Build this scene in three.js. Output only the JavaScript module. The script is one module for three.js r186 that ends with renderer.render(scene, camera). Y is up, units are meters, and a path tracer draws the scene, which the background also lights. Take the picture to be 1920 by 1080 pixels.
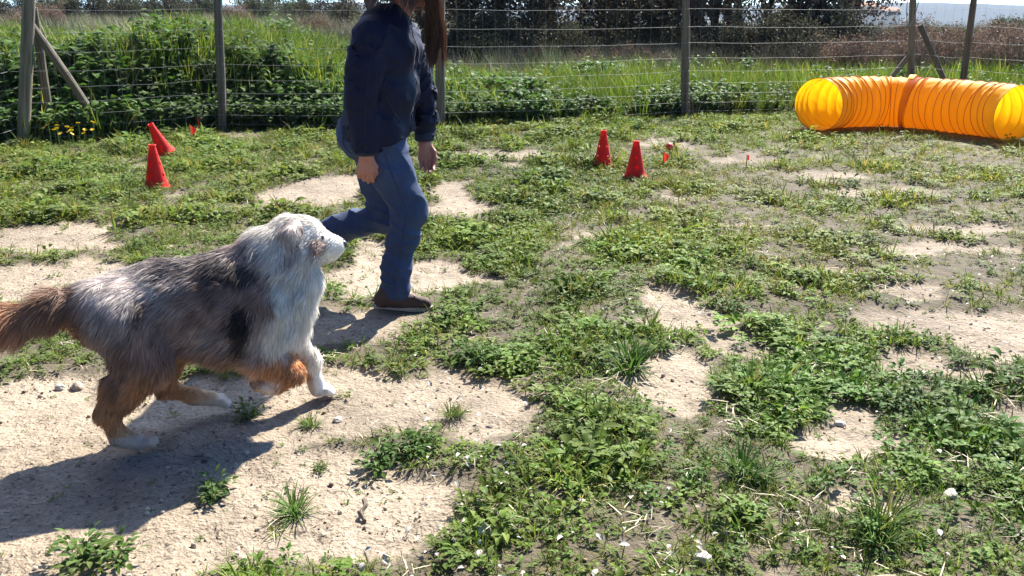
import * as THREE from 'three';
import { Sky } from 'three/addons/objects/Sky.js';
import { mergeGeometries } from 'three/addons/utils/BufferGeometryUtils.js';

// ---------- camera, sky, sun, exposure ----------
const scene = new THREE.Scene();
const camera = new THREE.PerspectiveCamera(36, 16 / 9, 0.05, 6000);
camera.position.set(0, 1.4, 0);
camera.rotation.set(THREE.MathUtils.degToRad(-17.6), 0, THREE.MathUtils.degToRad(0.0));
scene.add(camera);

const SUN_EL = 40, SUN_AZ = 25;   // azimuth: degrees to the right of straight ahead
const sunDir = new THREE.Vector3(Math.sin(SUN_AZ * Math.PI / 180) * Math.cos(SUN_EL * Math.PI / 180), Math.sin(SUN_EL * Math.PI / 180), -Math.cos(SUN_AZ * Math.PI / 180) * Math.cos(SUN_EL * Math.PI / 180));
const sky = new Sky();
sky.name = 'sky';
sky.userData = { kind: 'structure', label: 'pale hazy spring sky above the far hills', category: 'sky' };
sky.scale.setScalar(5000);
const su = sky.material.uniforms;
su.sunPosition.value.copy(sunDir);
su.turbidity.value = 6; su.rayleigh.value = 0.8; su.mieCoefficient.value = 0.004; su.mieDirectionalG.value = 0.75;
scene.add(sky);
scene.environmentIntensity = 0.14;

const sun = new THREE.DirectionalLight(new THREE.Color(1.0, 0.93, 0.8), 5);
sun.position.copy(sunDir).multiplyScalar(60);
sun.target.position.set(0, 0, -5);
sun.castShadow = true;
sun.shadow.mapSize.set(4096, 4096);
Object.assign(sun.shadow.camera, { left: -25, right: 25, top: 25, bottom: -25, near: 1, far: 140 });
scene.add(sun, sun.target);

const renderer = new THREE.WebGLRenderer({ antialias: true });
renderer.toneMapping = THREE.LinearToneMapping;
renderer.toneMappingExposure = 2.8;
renderer.shadowMap.enabled = true;

// ---------- helpers ----------
function rng(seed) { let s = seed | 0; return () => { s = (s + 0x6d2b79f5) | 0; let t = Math.imul(s ^ (s >>> 15), 1 | s); t = (t + Math.imul(t ^ (t >>> 7), 61 | t)) ^ t; return ((t ^ (t >>> 14)) >>> 0) / 4294967296; }; }
const clamp = (x, a = 0, b = 1) => Math.min(b, Math.max(a, x));
const lerp = (a, b, t) => a + (b - a) * t;
const sstep = (a, b, x) => { const t = clamp((x - a) / (b - a)); return t * t * (3 - 2 * t); };
const hash3 = (x, y, z) => { let h = Math.imul(x, 374761393) + Math.imul(y, 668265263) + Math.imul(z, 2147483647 - 1274126177); h = Math.imul(h ^ (h >>> 13), 1274126177); return ((h ^ (h >>> 16)) >>> 0) / 4294967296; };
function noise3(x, y, z) {   // value noise, -1..1
  const ix = Math.floor(x), iy = Math.floor(y), iz = Math.floor(z), fx = x - ix, fy = y - iy, fz = z - iz;
  const u = fx * fx * (3 - 2 * fx), v = fy * fy * (3 - 2 * fy), w = fz * fz * (3 - 2 * fz);
  const c = (a, b, d) => hash3(ix + a, iy + b, iz + d);
  return 2 * lerp(lerp(lerp(c(0, 0, 0), c(1, 0, 0), u), lerp(c(0, 1, 0), c(1, 1, 0), u), v), lerp(lerp(c(0, 0, 1), c(1, 0, 1), u), lerp(c(0, 1, 1), c(1, 1, 1), u), v), w) - 1;
}
const noise2 = (x, y, s = 0) => noise3(x, y, s * 17.3 + 0.5);
function fbm(x, y, s = 0, o = 4) { let a = 0.5, r = 0; for (let i = 0; i < o; i++) { r += a * noise3(x, y, s * 17.3 + i * 3.7 + 0.5); x = x * 2.03 + 1.7; y = y * 2.03 - 2.3; a *= 0.5; } return r; }

class GB {   // triangle collector with per-vertex colour
  constructor() { this.p = []; this.c = []; this.i = []; this.uv = []; }
  v(x, y, z, c, u = 0, w = 0) { this.p.push(x, y, z); this.c.push(c[0], c[1], c[2]); this.uv.push(u, w); return this.p.length / 3 - 1; }
  t(a, b, c) { this.i.push(a, b, c); }
  q(a, b, c, d) { this.i.push(a, b, c, a, c, d); }
  geo(colors = true, uvs = false) {
    const g = new THREE.BufferGeometry();
    g.setAttribute('position', new THREE.Float32BufferAttribute(this.p, 3));
    if (colors) g.setAttribute('color', new THREE.Float32BufferAttribute(this.c, 3));
    if (uvs) g.setAttribute('uv', new THREE.Float32BufferAttribute(this.uv, 2));
    g.setIndex(this.i); g.computeVertexNormals(); return g;
  }
}
const V = (x, y, z) => new THREE.Vector3(x, y, z);
// a tapering ribbon that starts at b, leaves along d and droops
function ribbon(gb, b, d, len, w, droop, col, segs = 3, roll = 0) {
  const dir = d.clone().normalize(), up = V(0, 1, 0);
  let side = V().crossVectors(dir, up); if (side.lengthSq() < 1e-4) side.set(1, 0, 0); side.normalize().applyAxisAngle(dir, roll);
  const p = b.clone(); let l, r;
  for (let k = 0; k <= segs; k++) {
    const t = k / segs, ww = w * 0.5 * (k === segs ? 0 : Math.min(1, 0.65 + t * 1.2) * (1 - t * t * 0.75));
    if (k === segs) { const m = gb.v(p.x, p.y, p.z, col); gb.t(l, r, m); break; }
    const a = gb.v(p.x - side.x * ww, p.y - side.y * ww, p.z - side.z * ww, col), c = gb.v(p.x + side.x * ww, p.y + side.y * ww, p.z + side.z * ww, col);
    if (k) gb.q(l, r, c, a);
    l = a; r = c;
    p.addScaledVector(dir, len / segs); dir.y -= droop / segs; dir.normalize();
  }
}
// a cupped oval leaf
function leaf(gb, b, d, len, w, droop, col, cup = 0.25, roll = 0) {
  const dir = d.clone().normalize(); let side = V().crossVectors(dir, V(0, 1, 0)); if (side.lengthSq() < 1e-4) side.set(1, 0, 0); side.normalize().applyAxisAngle(dir, roll);
  const n = V().crossVectors(side, dir), p = b.clone(), prof = [0.12, 0.85, 1, 0.7];
  let L, M, R;
  for (let k = 0; k < 4; k++) {
    const ww = w * 0.5 * prof[k], lift = ww * cup;
    const a = gb.v(p.x - side.x * ww + n.x * lift, p.y - side.y * ww + n.y * lift, p.z - side.z * ww + n.z * lift, col), m = gb.v(p.x, p.y, p.z, col), c = gb.v(p.x + side.x * ww + n.x * lift, p.y + side.y * ww + n.y * lift, p.z + side.z * ww + n.z * lift, col);
    if (k) { gb.q(L, M, m, a); gb.q(M, R, c, m); }
    L = a; M = m; R = c; p.addScaledVector(dir, len * 0.27); dir.y -= droop * 0.27; dir.normalize();
  }
  const e = gb.v(p.x, p.y, p.z, col); gb.t(L, M, e); gb.t(M, R, e);
}
const names = {};
function numbered(n) { const k = names[n] = (names[n] ?? -1) + 1; return k ? n + '_' + String(k).padStart(3, '0') : n; }
function setup(o) { o.castShadow = true; o.receiveShadow = true; return o; }
function part(name, geo, mat, parent) { const m = setup(new THREE.Mesh(geo, mat)); m.name = name; parent.add(m); return m; }
function thing(name, label, category, pos = [0, 0, 0], turn = 0, group) {
  const o = new THREE.Group(); o.name = numbered(name); o.position.set(...pos); o.rotation.y = turn;
  o.userData = { label, category }; if (group) o.userData.group = group; scene.add(o); return o;
}
function single(name, geo, mat, label, category, extra = {}) { const m = setup(new THREE.Mesh(geo, mat)); m.name = numbered(name); m.userData = { label, category, ...extra }; scene.add(m); return m; }
function instanced(name, geo, mat, list, label, category) {   // list of {m: Matrix4, c: [r,g,b]}
  if (!list.length) return null;
  const o = setup(new THREE.InstancedMesh(geo, mat, list.length));
  list.forEach((e, i) => { o.setMatrixAt(i, e.m); o.setColorAt(i, new THREE.Color().setRGB(...e.c)); });
  o.name = numbered(name); o.userData = { kind: 'stuff', label, category }; scene.add(o); return o;
}
function place(x, y, z, yaw, s, tiltX = 0, tiltZ = 0, sy = s) { return new THREE.Matrix4().compose(V(x, y, z), new THREE.Quaternion().setFromEuler(new THREE.Euler(tiltX, yaw, tiltZ, 'XYZ')), V(s, sy, s)); }
function dataTex(n, fn, srgb = true) {   // fn(u, v) -> [r,g,b] 0..1, tileable if fn is
  const d = new Uint8Array(n * n * 4);
  for (let y = 0; y < n; y++) for (let x = 0; x < n; x++) { const c = fn(x / n, y / n), o = (y * n + x) * 4; d[o] = clamp(c[0]) * 255; d[o + 1] = clamp(c[1]) * 255; d[o + 2] = clamp(c[2]) * 255; d[o + 3] = 255; }
  const t = new THREE.DataTexture(d, n, n, THREE.RGBAFormat); t.wrapS = t.wrapT = THREE.RepeatWrapping; t.magFilter = THREE.LinearFilter; t.minFilter = THREE.LinearMipmapLinearFilter; t.generateMipmaps = true;
  if (srgb) t.colorSpace = THREE.SRGBColorSpace; t.needsUpdate = true; return t;
}
// periodic value noise on the unit square with f cells
function pnoise(u, v, f, s) {
  const x = u * f, y = v * f, ix = Math.floor(x), iy = Math.floor(y), fx = x - ix, fy = y - iy, a = fx * fx * (3 - 2 * fx), b = fy * fy * (3 - 2 * fy), w = (k) => ((k % f) + f) % f;
  const h = (i, j) => hash3(w(ix + i), w(iy + j), s);
  return 2 * lerp(lerp(h(0, 0), h(1, 0), a), lerp(h(0, 1), h(1, 1), a), b) - 1;
}
const leafMat = (extra = {}) => new THREE.MeshPhysicalMaterial({ color: 0xffffff, vertexColors: true, roughness: 0.92, transmission: 0.42, thickness: 0, specularIntensity: 0.3, clearcoat: 0.1, clearcoatRoughness: 0.35, side: THREE.DoubleSide, ...extra });
// ---------- terrain ----------
// fence posts (ground points): left corner, three line posts, right corner
const POSTS = [[-5.15, -9.4], [-3.42, -10.45], [-0.87, -10.75], [2.36, -11.95], [5.74, -12.9]];
function fenceZ(x) {
  const P = POSTS; if (x <= P[0][0]) return P[0][1]; if (x >= P[4][0]) return P[4][1] + (x - P[4][0]) * -0.2;
  for (let i = 0; i < 4; i++) if (x <= P[i + 1][0]) return lerp(P[i][1], P[i + 1][1], (x - P[i][0]) / (P[i + 1][0] - P[i][0]));
}
const behind = (x, z) => Math.max(fenceZ(x) - z, -5.35 - x - Math.max(0, z + 9.4) * 0.02);   // metres beyond the fence
const BARE = [[-1.46,-2.75,0.59,0.43],[-0.95,-2.85,0.37,0.38],[-0.2,-3.01,0.29,0.32],[-0.53,-3.13,0.25,0.15],[-0.38,-2.86,0.43,0.17],[-1.06,-2.21,0.62,0.41],[-0.61,-2.25,0.41,0.34],[-0.43,-2.36,0.18,0.18],[-0.61,-2.52,0.2,0.17],[-2.89,-5.37,0.5,0.37],[-2.55,-4.54,0.37,0.38],[-2.2,-4.62,0.52,0.21],[-1.77,-4.26,0.54,0.34],[-1.85,-3.04,0.12,0.09],[-1.51,-6.71,0.45,0.44],[-1.41,-7.27,0.31,0.28],[-0.82,-5.06,0.19,0.35],[-0.5,-6.86,0.21,0.45],[-0.32,-4.68,0.18,0.31],[-0.74,-4.53,0.31,0.28],[-0.77,-3.78,0.22,0.23],[-0.42,-6.26,0.35,0.25],[-0.94,-3.65,0.19,0.19],[-0.11,-8.73,0.58,0.29],[0.83,-8.6,0.26,0.22],[1.64,-9.44,0.34,0.3],[2.25,-8.47,0.31,0.21],[0.82,-4.18,0.13,0.19],[0.87,-3.92,0.3,0.17],[0.67,-3.34,0.15,0.2],[1.02,-3.61,0.16,0.1],[0.6,-3.18,0.12,0.16],[2.03,-4.34,0.21,0.12],[2.1,-3.92,0.42,0.17],[2.17,-3.68,0.21,0.2],[1.64,-3.47,0.13,0.13],[1.8,-2.94,0.1,0.12],[1.12,-2.81,0.17,0.09],[1.25,-2.96,0.1,0.06],[0.99,-2.31,0.08,0.06],[2.92,-5.7,0.39,0.16],[1.62,-4.71,0.15,0.09],[1.27,-2.74,0.11,0.05],[1.17,-2.86,0.11,0.17],[1.91,-3.34,0.15,0.09],[2.92,-6.93,0.42,0.15],[2.68,-7.63,0.37,0.15],[2.63,-5.16,0.45,0.11],[1.59,-5.85,0.22,0.1]];
function bare(x, z) {   // 1 where the trodden soil lies open
  if (z > 1 || z < -11 || Math.abs(x) > 6) return 0;
  const wx = x + 0.13 * noise2(x * 3.1, z * 3.1, 1) + 0.06 * noise2(x * 9, z * 9, 2), wz = z + 0.15 * noise2(x * 2.7, z * 2.7, 3) + 0.07 * noise2(x * 8, z * 8, 4);
  let m = -9;
  for (const [cx, cz, rx, rz] of BARE) { const dx = (wx - cx) / rx, dz = (wz - cz) / rz; if (Math.abs(dx) < 2 && Math.abs(dz) < 2) m = Math.max(m, 1.08 - Math.hypot(dx, dz)); }
  m = Math.max(m, 1.0 * fbm(x * 1.6, z * 1.6, 7) - 0.4);
  return sstep(-0.12, 0.24, m + 0.34 * fbm(x * 9, z * 9, 5, 3));
}
function bankH(x) { return lerp(0.64, 0.08, sstep(-4.6, -0.2, x)) * (1 + 0.25 * noise2(x * 0.7, 3, 8)); }
function H(x, z) {
  const s = behind(x, z), d = Math.hypot(x, z);
  let y = 0.03 * fbm(x * 0.6, z * 0.6, 9, 3) * sstep(0.5, 3, d);
  if (s > 0) y += bankH(x) * sstep(0.3, 1.35, s) * (1 - 0.55 * sstep(3, 9, s)) + 0.25 * sstep(6, 22, s) * (0.5 + 0.5 * sstep(2, -8, x)) + 0.1 * noise2(x * 0.4, z * 0.4, 11) * sstep(1, 5, s);
  if (d > 38) y -= 0.03 * (d - 38) * sstep(38, 70, d) * sstep(4, 14, x + d * 0.08) ;
  if (d > 150) y -= 0.01 * (d - 150);
  return Math.max(y, -45);
}
function Hfine(x, z) {
  const d = Math.hypot(x, z); if (d > 14) return H(x, z);
  const b = bare(x, z), k = 1 - sstep(8, 14, d);
  return H(x, z) + k * (0.012 * fbm(x * 3, z * 3, 12, 3) + (1 - b) * 0.014 + 0.009 * b * Math.max(0, fbm(x * 9, z * 9, 13, 2)) + 0.006 * noise2(x * 19, z * 19, 14) - 0.024 * Math.max(0, noise2(x * 7.3, z * 6.1, 15) - 0.3) * b + 0.008 * Math.max(0, noise2(x * 31, z * 31, 16) - 0.2) * b);
}
{
  const axis = (fineA, fineB, step, far1, far2, grow) => { const a = []; for (let t = fineA; t <= fineB; t += step) a.push(t); let s = step, t = fineB; while (t < far2) { s *= grow; t += s; a.push(t); } s = step; t = fineA; const l = []; while (t > far1) { s *= grow; t -= s; l.push(t); } return [...l.reverse(), ...a]; };
  const xs = axis(-2.6, 2.6, 0.034, -3000, 3000, 1.09), zs = axis(-5.4, -1.3, 0.034, -4000, 60, 1.07);
  const gb = new GB(), r = rng(5);
  for (const z of zs) for (const x of xs) {
    const b = bare(x, z), d = Math.hypot(x, z), far = sstep(13, 24, d);
    const n = 0.5 + 0.5 * fbm(x * 2.1, z * 2.1, 20), n2 = fbm(x * 0.5, z * 0.5, 21);
    // pale sandy soil where trodden, darker humus soil where things grow, dry straw ground beyond the bank
    const n4 = n2 + 0.8 * fbm(x * 1.7, z * 1.7, 22) + 0.5 * fbm(x * 7, z * 7, 23, 3), dirt = [0.47 + 0.15 * n4, 0.385 + 0.125 * n4, 0.3 + 0.1 * n4], hum = [0.165, 0.135, 0.088], dry = [0.27 + 0.05 * n, 0.25 + 0.05 * n, 0.17];
    const c = [0, 1, 2].map((i) => lerp(lerp(hum[i], dirt[i], b) * (0.8 + 0.4 * n), dry[i], far));
    gb.v(x, Hfine(x, z), z, c, x / 1.4, z / 1.4);
  }
  const W = xs.length;
  for (let j = 0; j < zs.length - 1; j++) for (let i = 0; i < W - 1; i++) gb.q(j * W + i, (j + 1) * W + i, (j + 1) * W + i + 1, j * W + i + 1);
  const grain = dataTex(1024, (u, v) => {
    const f = 0.3 * pnoise(u, v, 12, 1) + 0.3 * pnoise(u, v, 40, 2) + 0.35 * pnoise(u, v, 130, 3) + 0.4 * pnoise(u, v, 330, 4);
    const peb = Math.max(0, pnoise(u, v, 90, 7) - 0.55) * 0.9, k = 0.78 + 0.14 * f + peb * 0.3, dk = Math.max(0, pnoise(u, v, 120, 9) - 0.62) * 1.1;
    return [k - dk, k - 0.01 - dk, k - 0.03 - dk];
  });
  const relief = dataTex(1024, (u, v) => { const f = 0.5 + 0.16 * pnoise(u, v, 40, 2) + 0.2 * pnoise(u, v, 130, 3) + 0.14 * pnoise(u, v, 330, 4) + Math.max(0, pnoise(u, v, 90, 7) - 0.5) * 0.6; return [f, f, f]; }, false);
  const g = single('ground', gb.geo(true, true), new THREE.MeshStandardMaterial({ vertexColors: true, map: grain, bumpMap: relief, bumpScale: 0.009, roughness: 0.95 }), 'trodden sandy soil of the training field', 'ground', { kind: 'structure' });
}
// ---------- low field vegetation ----------
const GREEN = [0.082, 0.145, 0.022];
const jit = (r, c, a = 0.25, b = 0.1) => { const k = 1 + (r() - 0.5) * 2 * a; return [c[0] * k * (1 + (r() - 0.5) * 2 * b), c[1] * k, c[2] * k * (1 + (r() - 0.5) * 2 * b)]; };
function grassTuft(seed, n, h, w, spread, droop, col = [1, 1, 1], segs = 3, dryP = 0.15) {
  const gb = new GB(), r = rng(seed);
  for (let i = 0; i < n; i++) {
    const a = r() * 6.283, rad = h * 0.22 * Math.sqrt(r()), e = spread * (0.25 + 0.75 * r()), b = a + (r() - 0.5) * 1.4;
    ribbon(gb, V(Math.cos(a) * rad, -0.004, Math.sin(a) * rad), V(Math.cos(b) * Math.sin(e), Math.cos(e), Math.sin(b) * Math.sin(e)), h * (0.5 + 0.7 * r()), w * (0.7 + 0.6 * r()), droop * (0.4 + r()), jit(r, r() < dryP ? [col[0] * 2.3, col[1] * 1.5, col[2] * 2.6] : col, 0.22, 0.12), segs, (r() - 0.5) * 1.2);
  }
  return gb.geo();
}
function rosette(seed, n, len, wid, h, col = [1, 1, 1]) {   // broad-leaved weed: leaves on short stalks
  const gb = new GB(), r = rng(seed);
  for (let i = 0; i < n; i++) {
    const a = r() * 6.283, e = 0.35 + 0.95 * r(), st = h * (0.25 + 0.9 * r()), d = V(Math.cos(a) * Math.sin(e), Math.cos(e), Math.sin(a) * Math.sin(e)), c = jit(r, col, 0.24, 0.12);
    ribbon(gb, V(0, -0.004, 0), d, st * 1.12, wid * 0.12, 0.25, jit(r, [col[0] * 1.2, col[1], col[2]], 0.2), 2);
    const l = d.clone().multiplyScalar(st); l.y -= 0.02 * st;
    leaf(gb, l, V(d.x * 1.3, d.y * 0.35 + (r() - 0.35) * 0.5, d.z * 1.3), len * (0.6 + 0.6 * r()), wid * (0.65 + 0.5 * r()), 0.5 + r() * 0.6, c, 0.15 + 0.4 * r(), (r() - 0.5) * 0.9);
  }
  return gb.geo();
}
function clover(seed, n, rad, size, h, col = [1, 1, 1]) {
  const gb = new GB(), r = rng(seed);
  for (let i = 0; i < n; i++) {
    const a = r() * 6.283, q = rad * Math.sqrt(r()), p = V(Math.cos(a) * q, h * (0.3 + 0.9 * r()), Math.sin(a) * q), c = jit(r, col, 0.22, 0.1), t0 = r() * 6.283;
    ribbon(gb, V(p.x * 0.4, -0.004, p.z * 0.4), V(p.x * 0.6, p.y, p.z * 0.6), Math.hypot(p.x * 0.6, p.y, p.z * 0.6), size * 0.13, 0, c, 1);
    for (let k = 0; k < 3; k++) { const t = t0 + k * 2.094; leaf(gb, p, V(Math.cos(t), 0.15 + 0.5 * (r() - 0.4), Math.sin(t)), size, size * 0.85, 0.4, c, 0.2); }
  }
  return gb.geo();
}
function straw(seed, n) {
  const gb = new GB(), r = rng(seed);
  for (let i = 0; i < n; i++) { const a = r() * 6.283; ribbon(gb, V((r() - 0.5) * 0.06, 0.004 + r() * 0.012, (r() - 0.5) * 0.06), V(Math.cos(a), 0.12 * r(), Math.sin(a)), 0.015 + 0.035 * r(), 0.0026, 0.15, jit(r, [1, 1, 1], 0.25, 0.08), 2, 0); }
  return gb.geo();
}
const inView = (x, z, m = 1.0) => z < -1.3 + 0.0 && Math.abs(x) < 0.62 * -z + m;
const GM = leafMat();
const strawMat = new THREE.MeshStandardMaterial({ vertexColors: true, roughness: 0.8, side: THREE.DoubleSide });
{
  const r = rng(77);
  const grasses = [0, 1, 2].map((k) => ({ g: grassTuft(100 + k, 15, 0.068, 0.0046, 1.3, 1.1), l: [] }));
  const weeds = [0, 1, 2, 3].map((k) => ({ g: rosette(200 + k, 10, 0.03, 0.0165, 0.032), l: [] }));
  const clovers = [0, 1].map((k) => ({ g: clover(300 + k, 10, 0.045, 0.0135, 0.03), l: [] }));
  const straws = [0, 1].map((k) => ({ g: straw(400 + k, 7), l: [] }));
  const bigs = [0, 1].map((k) => ({ g: rosette(500 + k, 22, 0.038, 0.02, 0.062), l: [] }));
  const step = (z) => z > -3.6 ? 0.031 : z > -5.5 ? 0.036 : z > -8 ? 0.045 : 0.052;
  for (let z = -1.35; z > -12.6; z -= step(z)) for (let x = 0.62 * z - 1; x < -0.62 * z + 1; x += step(z)) {
    const px = x + (r() - 0.5) * 0.045, pz = z + (r() - 0.5) * 0.045, s = behind(px, pz); if (s > 0.35) continue;
    if (Math.hypot(px + 0.5, pz + 4.05) < 0.2 && r() < 0.8) continue;   // trodden where the shoe stands
    const tr = sstep(0.7, 2.2, px) * sstep(-3.3, -3.9, pz) * sstep(-10.2, -8.5, pz), tun = Math.min(Math.hypot(px - 3.9, (pz + 10.6) * 0.9), Math.hypot(px - 4.6, pz + 10.6), Math.hypot(px - 5.2, pz + 9.9)) < 0.85 ? 0.5 : 1;
    const b = bare(px, pz), patch = fbm(px * 1.7, pz * 1.7, 31), thin = clamp(0.5 + 1.3 * fbm(px * 5.5, pz * 5.5, 32)), lump = clamp(0.5 + 1.2 * fbm(px * 3.2, pz * 3.2, 38)), right = sstep(0.2, 2.5, px);
    const cover = (1 - b) * (0.4 + 0.9 * thin) * (1 - 0.38 * tr) * (1 - 0.75 * sstep(0.08, 0.26, fbm(px * 13, pz * 13, 39, 2))) + b * 0.1 * thin;
    if (r() > cover) { if (r() < 0.018) { const c = 0.22 + 0.28 * r(); straws[(r() * 2) | 0].l.push({ m: place(px, Hfine(px, pz), pz, r() * 6.28, 0.7 + r() * 0.7), c: [c, c * 0.86, c * 0.6] }); } continue; }
    const y = Hfine(px, pz), far = sstep(-3.2, -7.5, pz), tone = 1 + 0.45 * fbm(px * 0.9, pz * 0.9, 33) + 0.55 * fbm(px * 6, pz * 6, 34);
    const yel = clamp(0.18 + 0.5 * fbm(px * 0.7, pz * 0.7, 35) + 0.35 * far + 0.3 * tr, 0, 0.9);
    const col = [lerp(0.095, 0.19, yel) * tone, lerp(0.17, 0.225, yel) * tone, lerp(0.022, 0.034, yel) * tone];
    const q = r() + 0.75 * patch + 0.08 * right, sc = (0.55 + 0.5 * r()) * (0.66 + 1.2 * lump * lump + 0.25 * right * sstep(-4.5, -2.5, pz)) * (1 + 0.75 * far) * (b > 0.1 ? 0.6 - 0.2 * b : 1) * (1 - 0.3 * tr) * tun;
    const tl = () => (r() - 0.5) * 0.35, m = place(px, y, pz, r() * 6.283, sc, tl(), tl(), sc * (0.8 + 0.4 * r()));
    if (q < 0.24) weeds[(r() * 4) | 0].l.push({ m, c: jit(r, col, 0.25, 0.12) });
    else if (q < 0.38) clovers[(r() * 2) | 0].l.push({ m, c: jit(r, col, 0.25, 0.12) });
    else if (q < 1.02) grasses[(r() * 3) | 0].l.push({ m, c: jit(r, [col[0] * 1.1, col[1] * 1.08, col[2]], 0.25, 0.12) });
    else if (r() < 0.4) bigs[(r() * 2) | 0].l.push({ m: place(px, y, pz, r() * 6.283, sc * 0.8), c: jit(r, [col[0] * 0.8, col[1] * 0.95, col[2]], 0.2, 0.1) });
    else weeds[(r() * 4) | 0].l.push({ m, c: jit(r, col, 0.25, 0.12) });
    if (r() < 0.03) { const c = 0.22 + 0.35 * r(); straws[(r() * 2) | 0].l.push({ m: place(px, y + 0.012, pz, r() * 6.28, 0.8 + r(), tl(), tl()), c: [c, c * 0.88, c * 0.62] }); }
  }
  for (const e of grasses) instanced('short_grass', e.g, GM, e.l, 'short trampled grass growing in patches over the field', 'grass');
  for (const e of weeds) instanced('low_weeds', e.g, GM, e.l, 'low broad-leaved weeds carpeting the field', 'weeds');
  for (const e of clovers) instanced('clover', e.g, GM, e.l, 'small clover leaves among the field grass', 'clover');
  for (const e of bigs) instanced('leafy_weeds', e.g, GM, e.l, 'larger dark leafy weeds scattered in the field', 'weeds');
  for (const e of straws) instanced('dry_straw', e.g, strawMat, e.l, 'bits of dry straw strewn over soil and grass', 'straw');
}
// ---------- fences ----------
const woodTex = dataTex(256, (u, v) => { const n = 0.5 * pnoise(u, v * 0.12, 32, 1) + 0.35 * pnoise(u, v * 0.2, 90, 2) + 0.25 * pnoise(u, v, 8, 3), cr = Math.max(0, pnoise(u, v * 0.1, 48, 6) - 0.5); const k = 0.72 + 0.2 * n - cr * 0.7; return [k, k * 0.97, k * 0.92]; });
const woodBump = dataTex(256, (u, v) => { const f = 0.5 + 0.25 * pnoise(u, v * 0.12, 32, 1) + 0.2 * pnoise(u, v * 0.2, 90, 2) - Math.max(0, pnoise(u, v * 0.1, 48, 6) - 0.5); return [f, f, f]; }, false);
const woodMat = (r, g, b) => new THREE.MeshStandardMaterial({ color: new THREE.Color().setRGB(r, g, b), map: woodTex, bumpMap: woodBump, bumpScale: 0.008, roughness: 0.88 });
const WOOD = [woodMat(0.36, 0.31, 0.245), woodMat(0.3, 0.265, 0.22), woodMat(0.5, 0.43, 0.34)];
// an uneven round pole from a to b
function pole(a, b, r0, r1, seed) {
  const gb = new GB(), N = 12, S = 14, d = V().subVectors(b, a), L = d.length(); d.normalize();
  const s = V().crossVectors(d, Math.abs(d.y) > 0.9 ? V(1, 0, 0) : V(0, 1, 0)).normalize(), t = V().crossVectors(d, s);
  for (let k = 0; k <= S; k++) for (let i = 0; i <= N; i++) {
    const f = k / S, an = i / N * 6.2832, rr = lerp(r0, r1, f) * (1 + 0.09 * noise3(Math.cos(an) + seed, Math.sin(an), f * L * 2.5) + 0.03 * noise3(Math.cos(an) * 3, Math.sin(an) * 3 + seed, f * L * 6));
    const ox = 0.016 * noise2(f * 3, 1, seed), oz = 0.016 * noise2(f * 3, 2, seed);
    const p = a.clone().addScaledVector(d, L * f).addScaledVector(s, Math.cos(an) * rr + ox).addScaledVector(t, Math.sin(an) * rr + oz);
    gb.v(p.x, p.y, p.z, [1, 1, 1], i / N * 0.6 + seed * 0.13, f * L * 0.5);
  }
  const W = N + 1; for (let k = 0; k < S; k++) for (let i = 0; i < N; i++) gb.q(k * W + i, k * W + i + 1, (k + 1) * W + i + 1, (k + 1) * W + i);
  const c = b.clone().addScaledVector(d, r1 * 0.15), m = gb.v(c.x, c.y, c.z, [1, 1, 1], 0.5, 0.5);
  const st = gb.p.length / 3; for (let i = 0; i <= N; i++) { const o = (S * W + i) * 3; gb.v(gb.p[o], gb.p[o + 1], gb.p[o + 2], [1, 1, 1], 0.5 + 0.05 * Math.cos(i), 0.5 + 0.05 * Math.sin(i)); } for (let i = 0; i < N; i++) gb.t(st + i, st + i + 1, m);
  return gb.geo(false, true);
}
const wireMat = new THREE.MeshStandardMaterial({ color: new THREE.Color().setRGB(0.3, 0.3, 0.29), metalness: 0.3, roughness: 0.65 });
function wireGeo(pts, r, sag = 0.0, seed = 0) {
  const P = []; for (let i = 0; i < pts.length - 1; i++) for (let k = 0; k < 8; k++) { const f = k / 8, p = pts[i].clone().lerp(pts[i + 1], f); p.y -= sag * 4 * f * (1 - f) + 0.008 * noise2(i * 8 + k, seed, 3); P.push(p); } P.push(pts[pts.length - 1]);
  return new THREE.TubeGeometry(new THREE.CatmullRomCurve3(P, false, 'catmullrom', 0.2), P.length * 2, r, 5);
}
const WIRES = [0.09, 0.2, 0.32, 0.45, 0.6, 0.77, 0.96, 1.16, 1.38, 1.6];
function wireFence(pts, heights, label, seed, stay = 0.16) {
  const f = thing('wire_fence', label, 'fence', [pts[0][0], 0, pts[0][1]], 0, 'wire fences around the field');
  const P = pts.map(([x, z]) => V(x - pts[0][0], H(x, z), z - pts[0][1]));
  WIRES.forEach((h, k) => part('wire', wireGeo(P.map((p) => V(p.x, p.y * (1 - h / 2) + h, p.z + 0.055)), 0.0017, 0.02, seed + k), wireMat, f));
  const r = rng(seed), gs = [];
  for (let i = 0; i < P.length - 1; i++) { const L = P[i].distanceTo(P[i + 1]); for (let d = stay / 2; d < L; d += stay) { const a = P[i].clone().lerp(P[i + 1], d / L); const g = new THREE.CylinderGeometry(0.0009, 0.0009, 1.5, 4, 4); const po = g.attributes.position; for (let k = 0; k < po.count; k++) po.setX(k, po.getX(k) + 0.012 * noise2(po.getY(k) * 3, d * 7, seed)); g.translate(a.x, a.y + 0.82, a.z + 0.056); gs.push(g); } }
  const m = part('stay_wires', mergeGeometries(gs), wireMat, f); m.userData.kind = 'stuff';
  return f;
}
const POST_GROUP = 'weathered fence posts';
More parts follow.
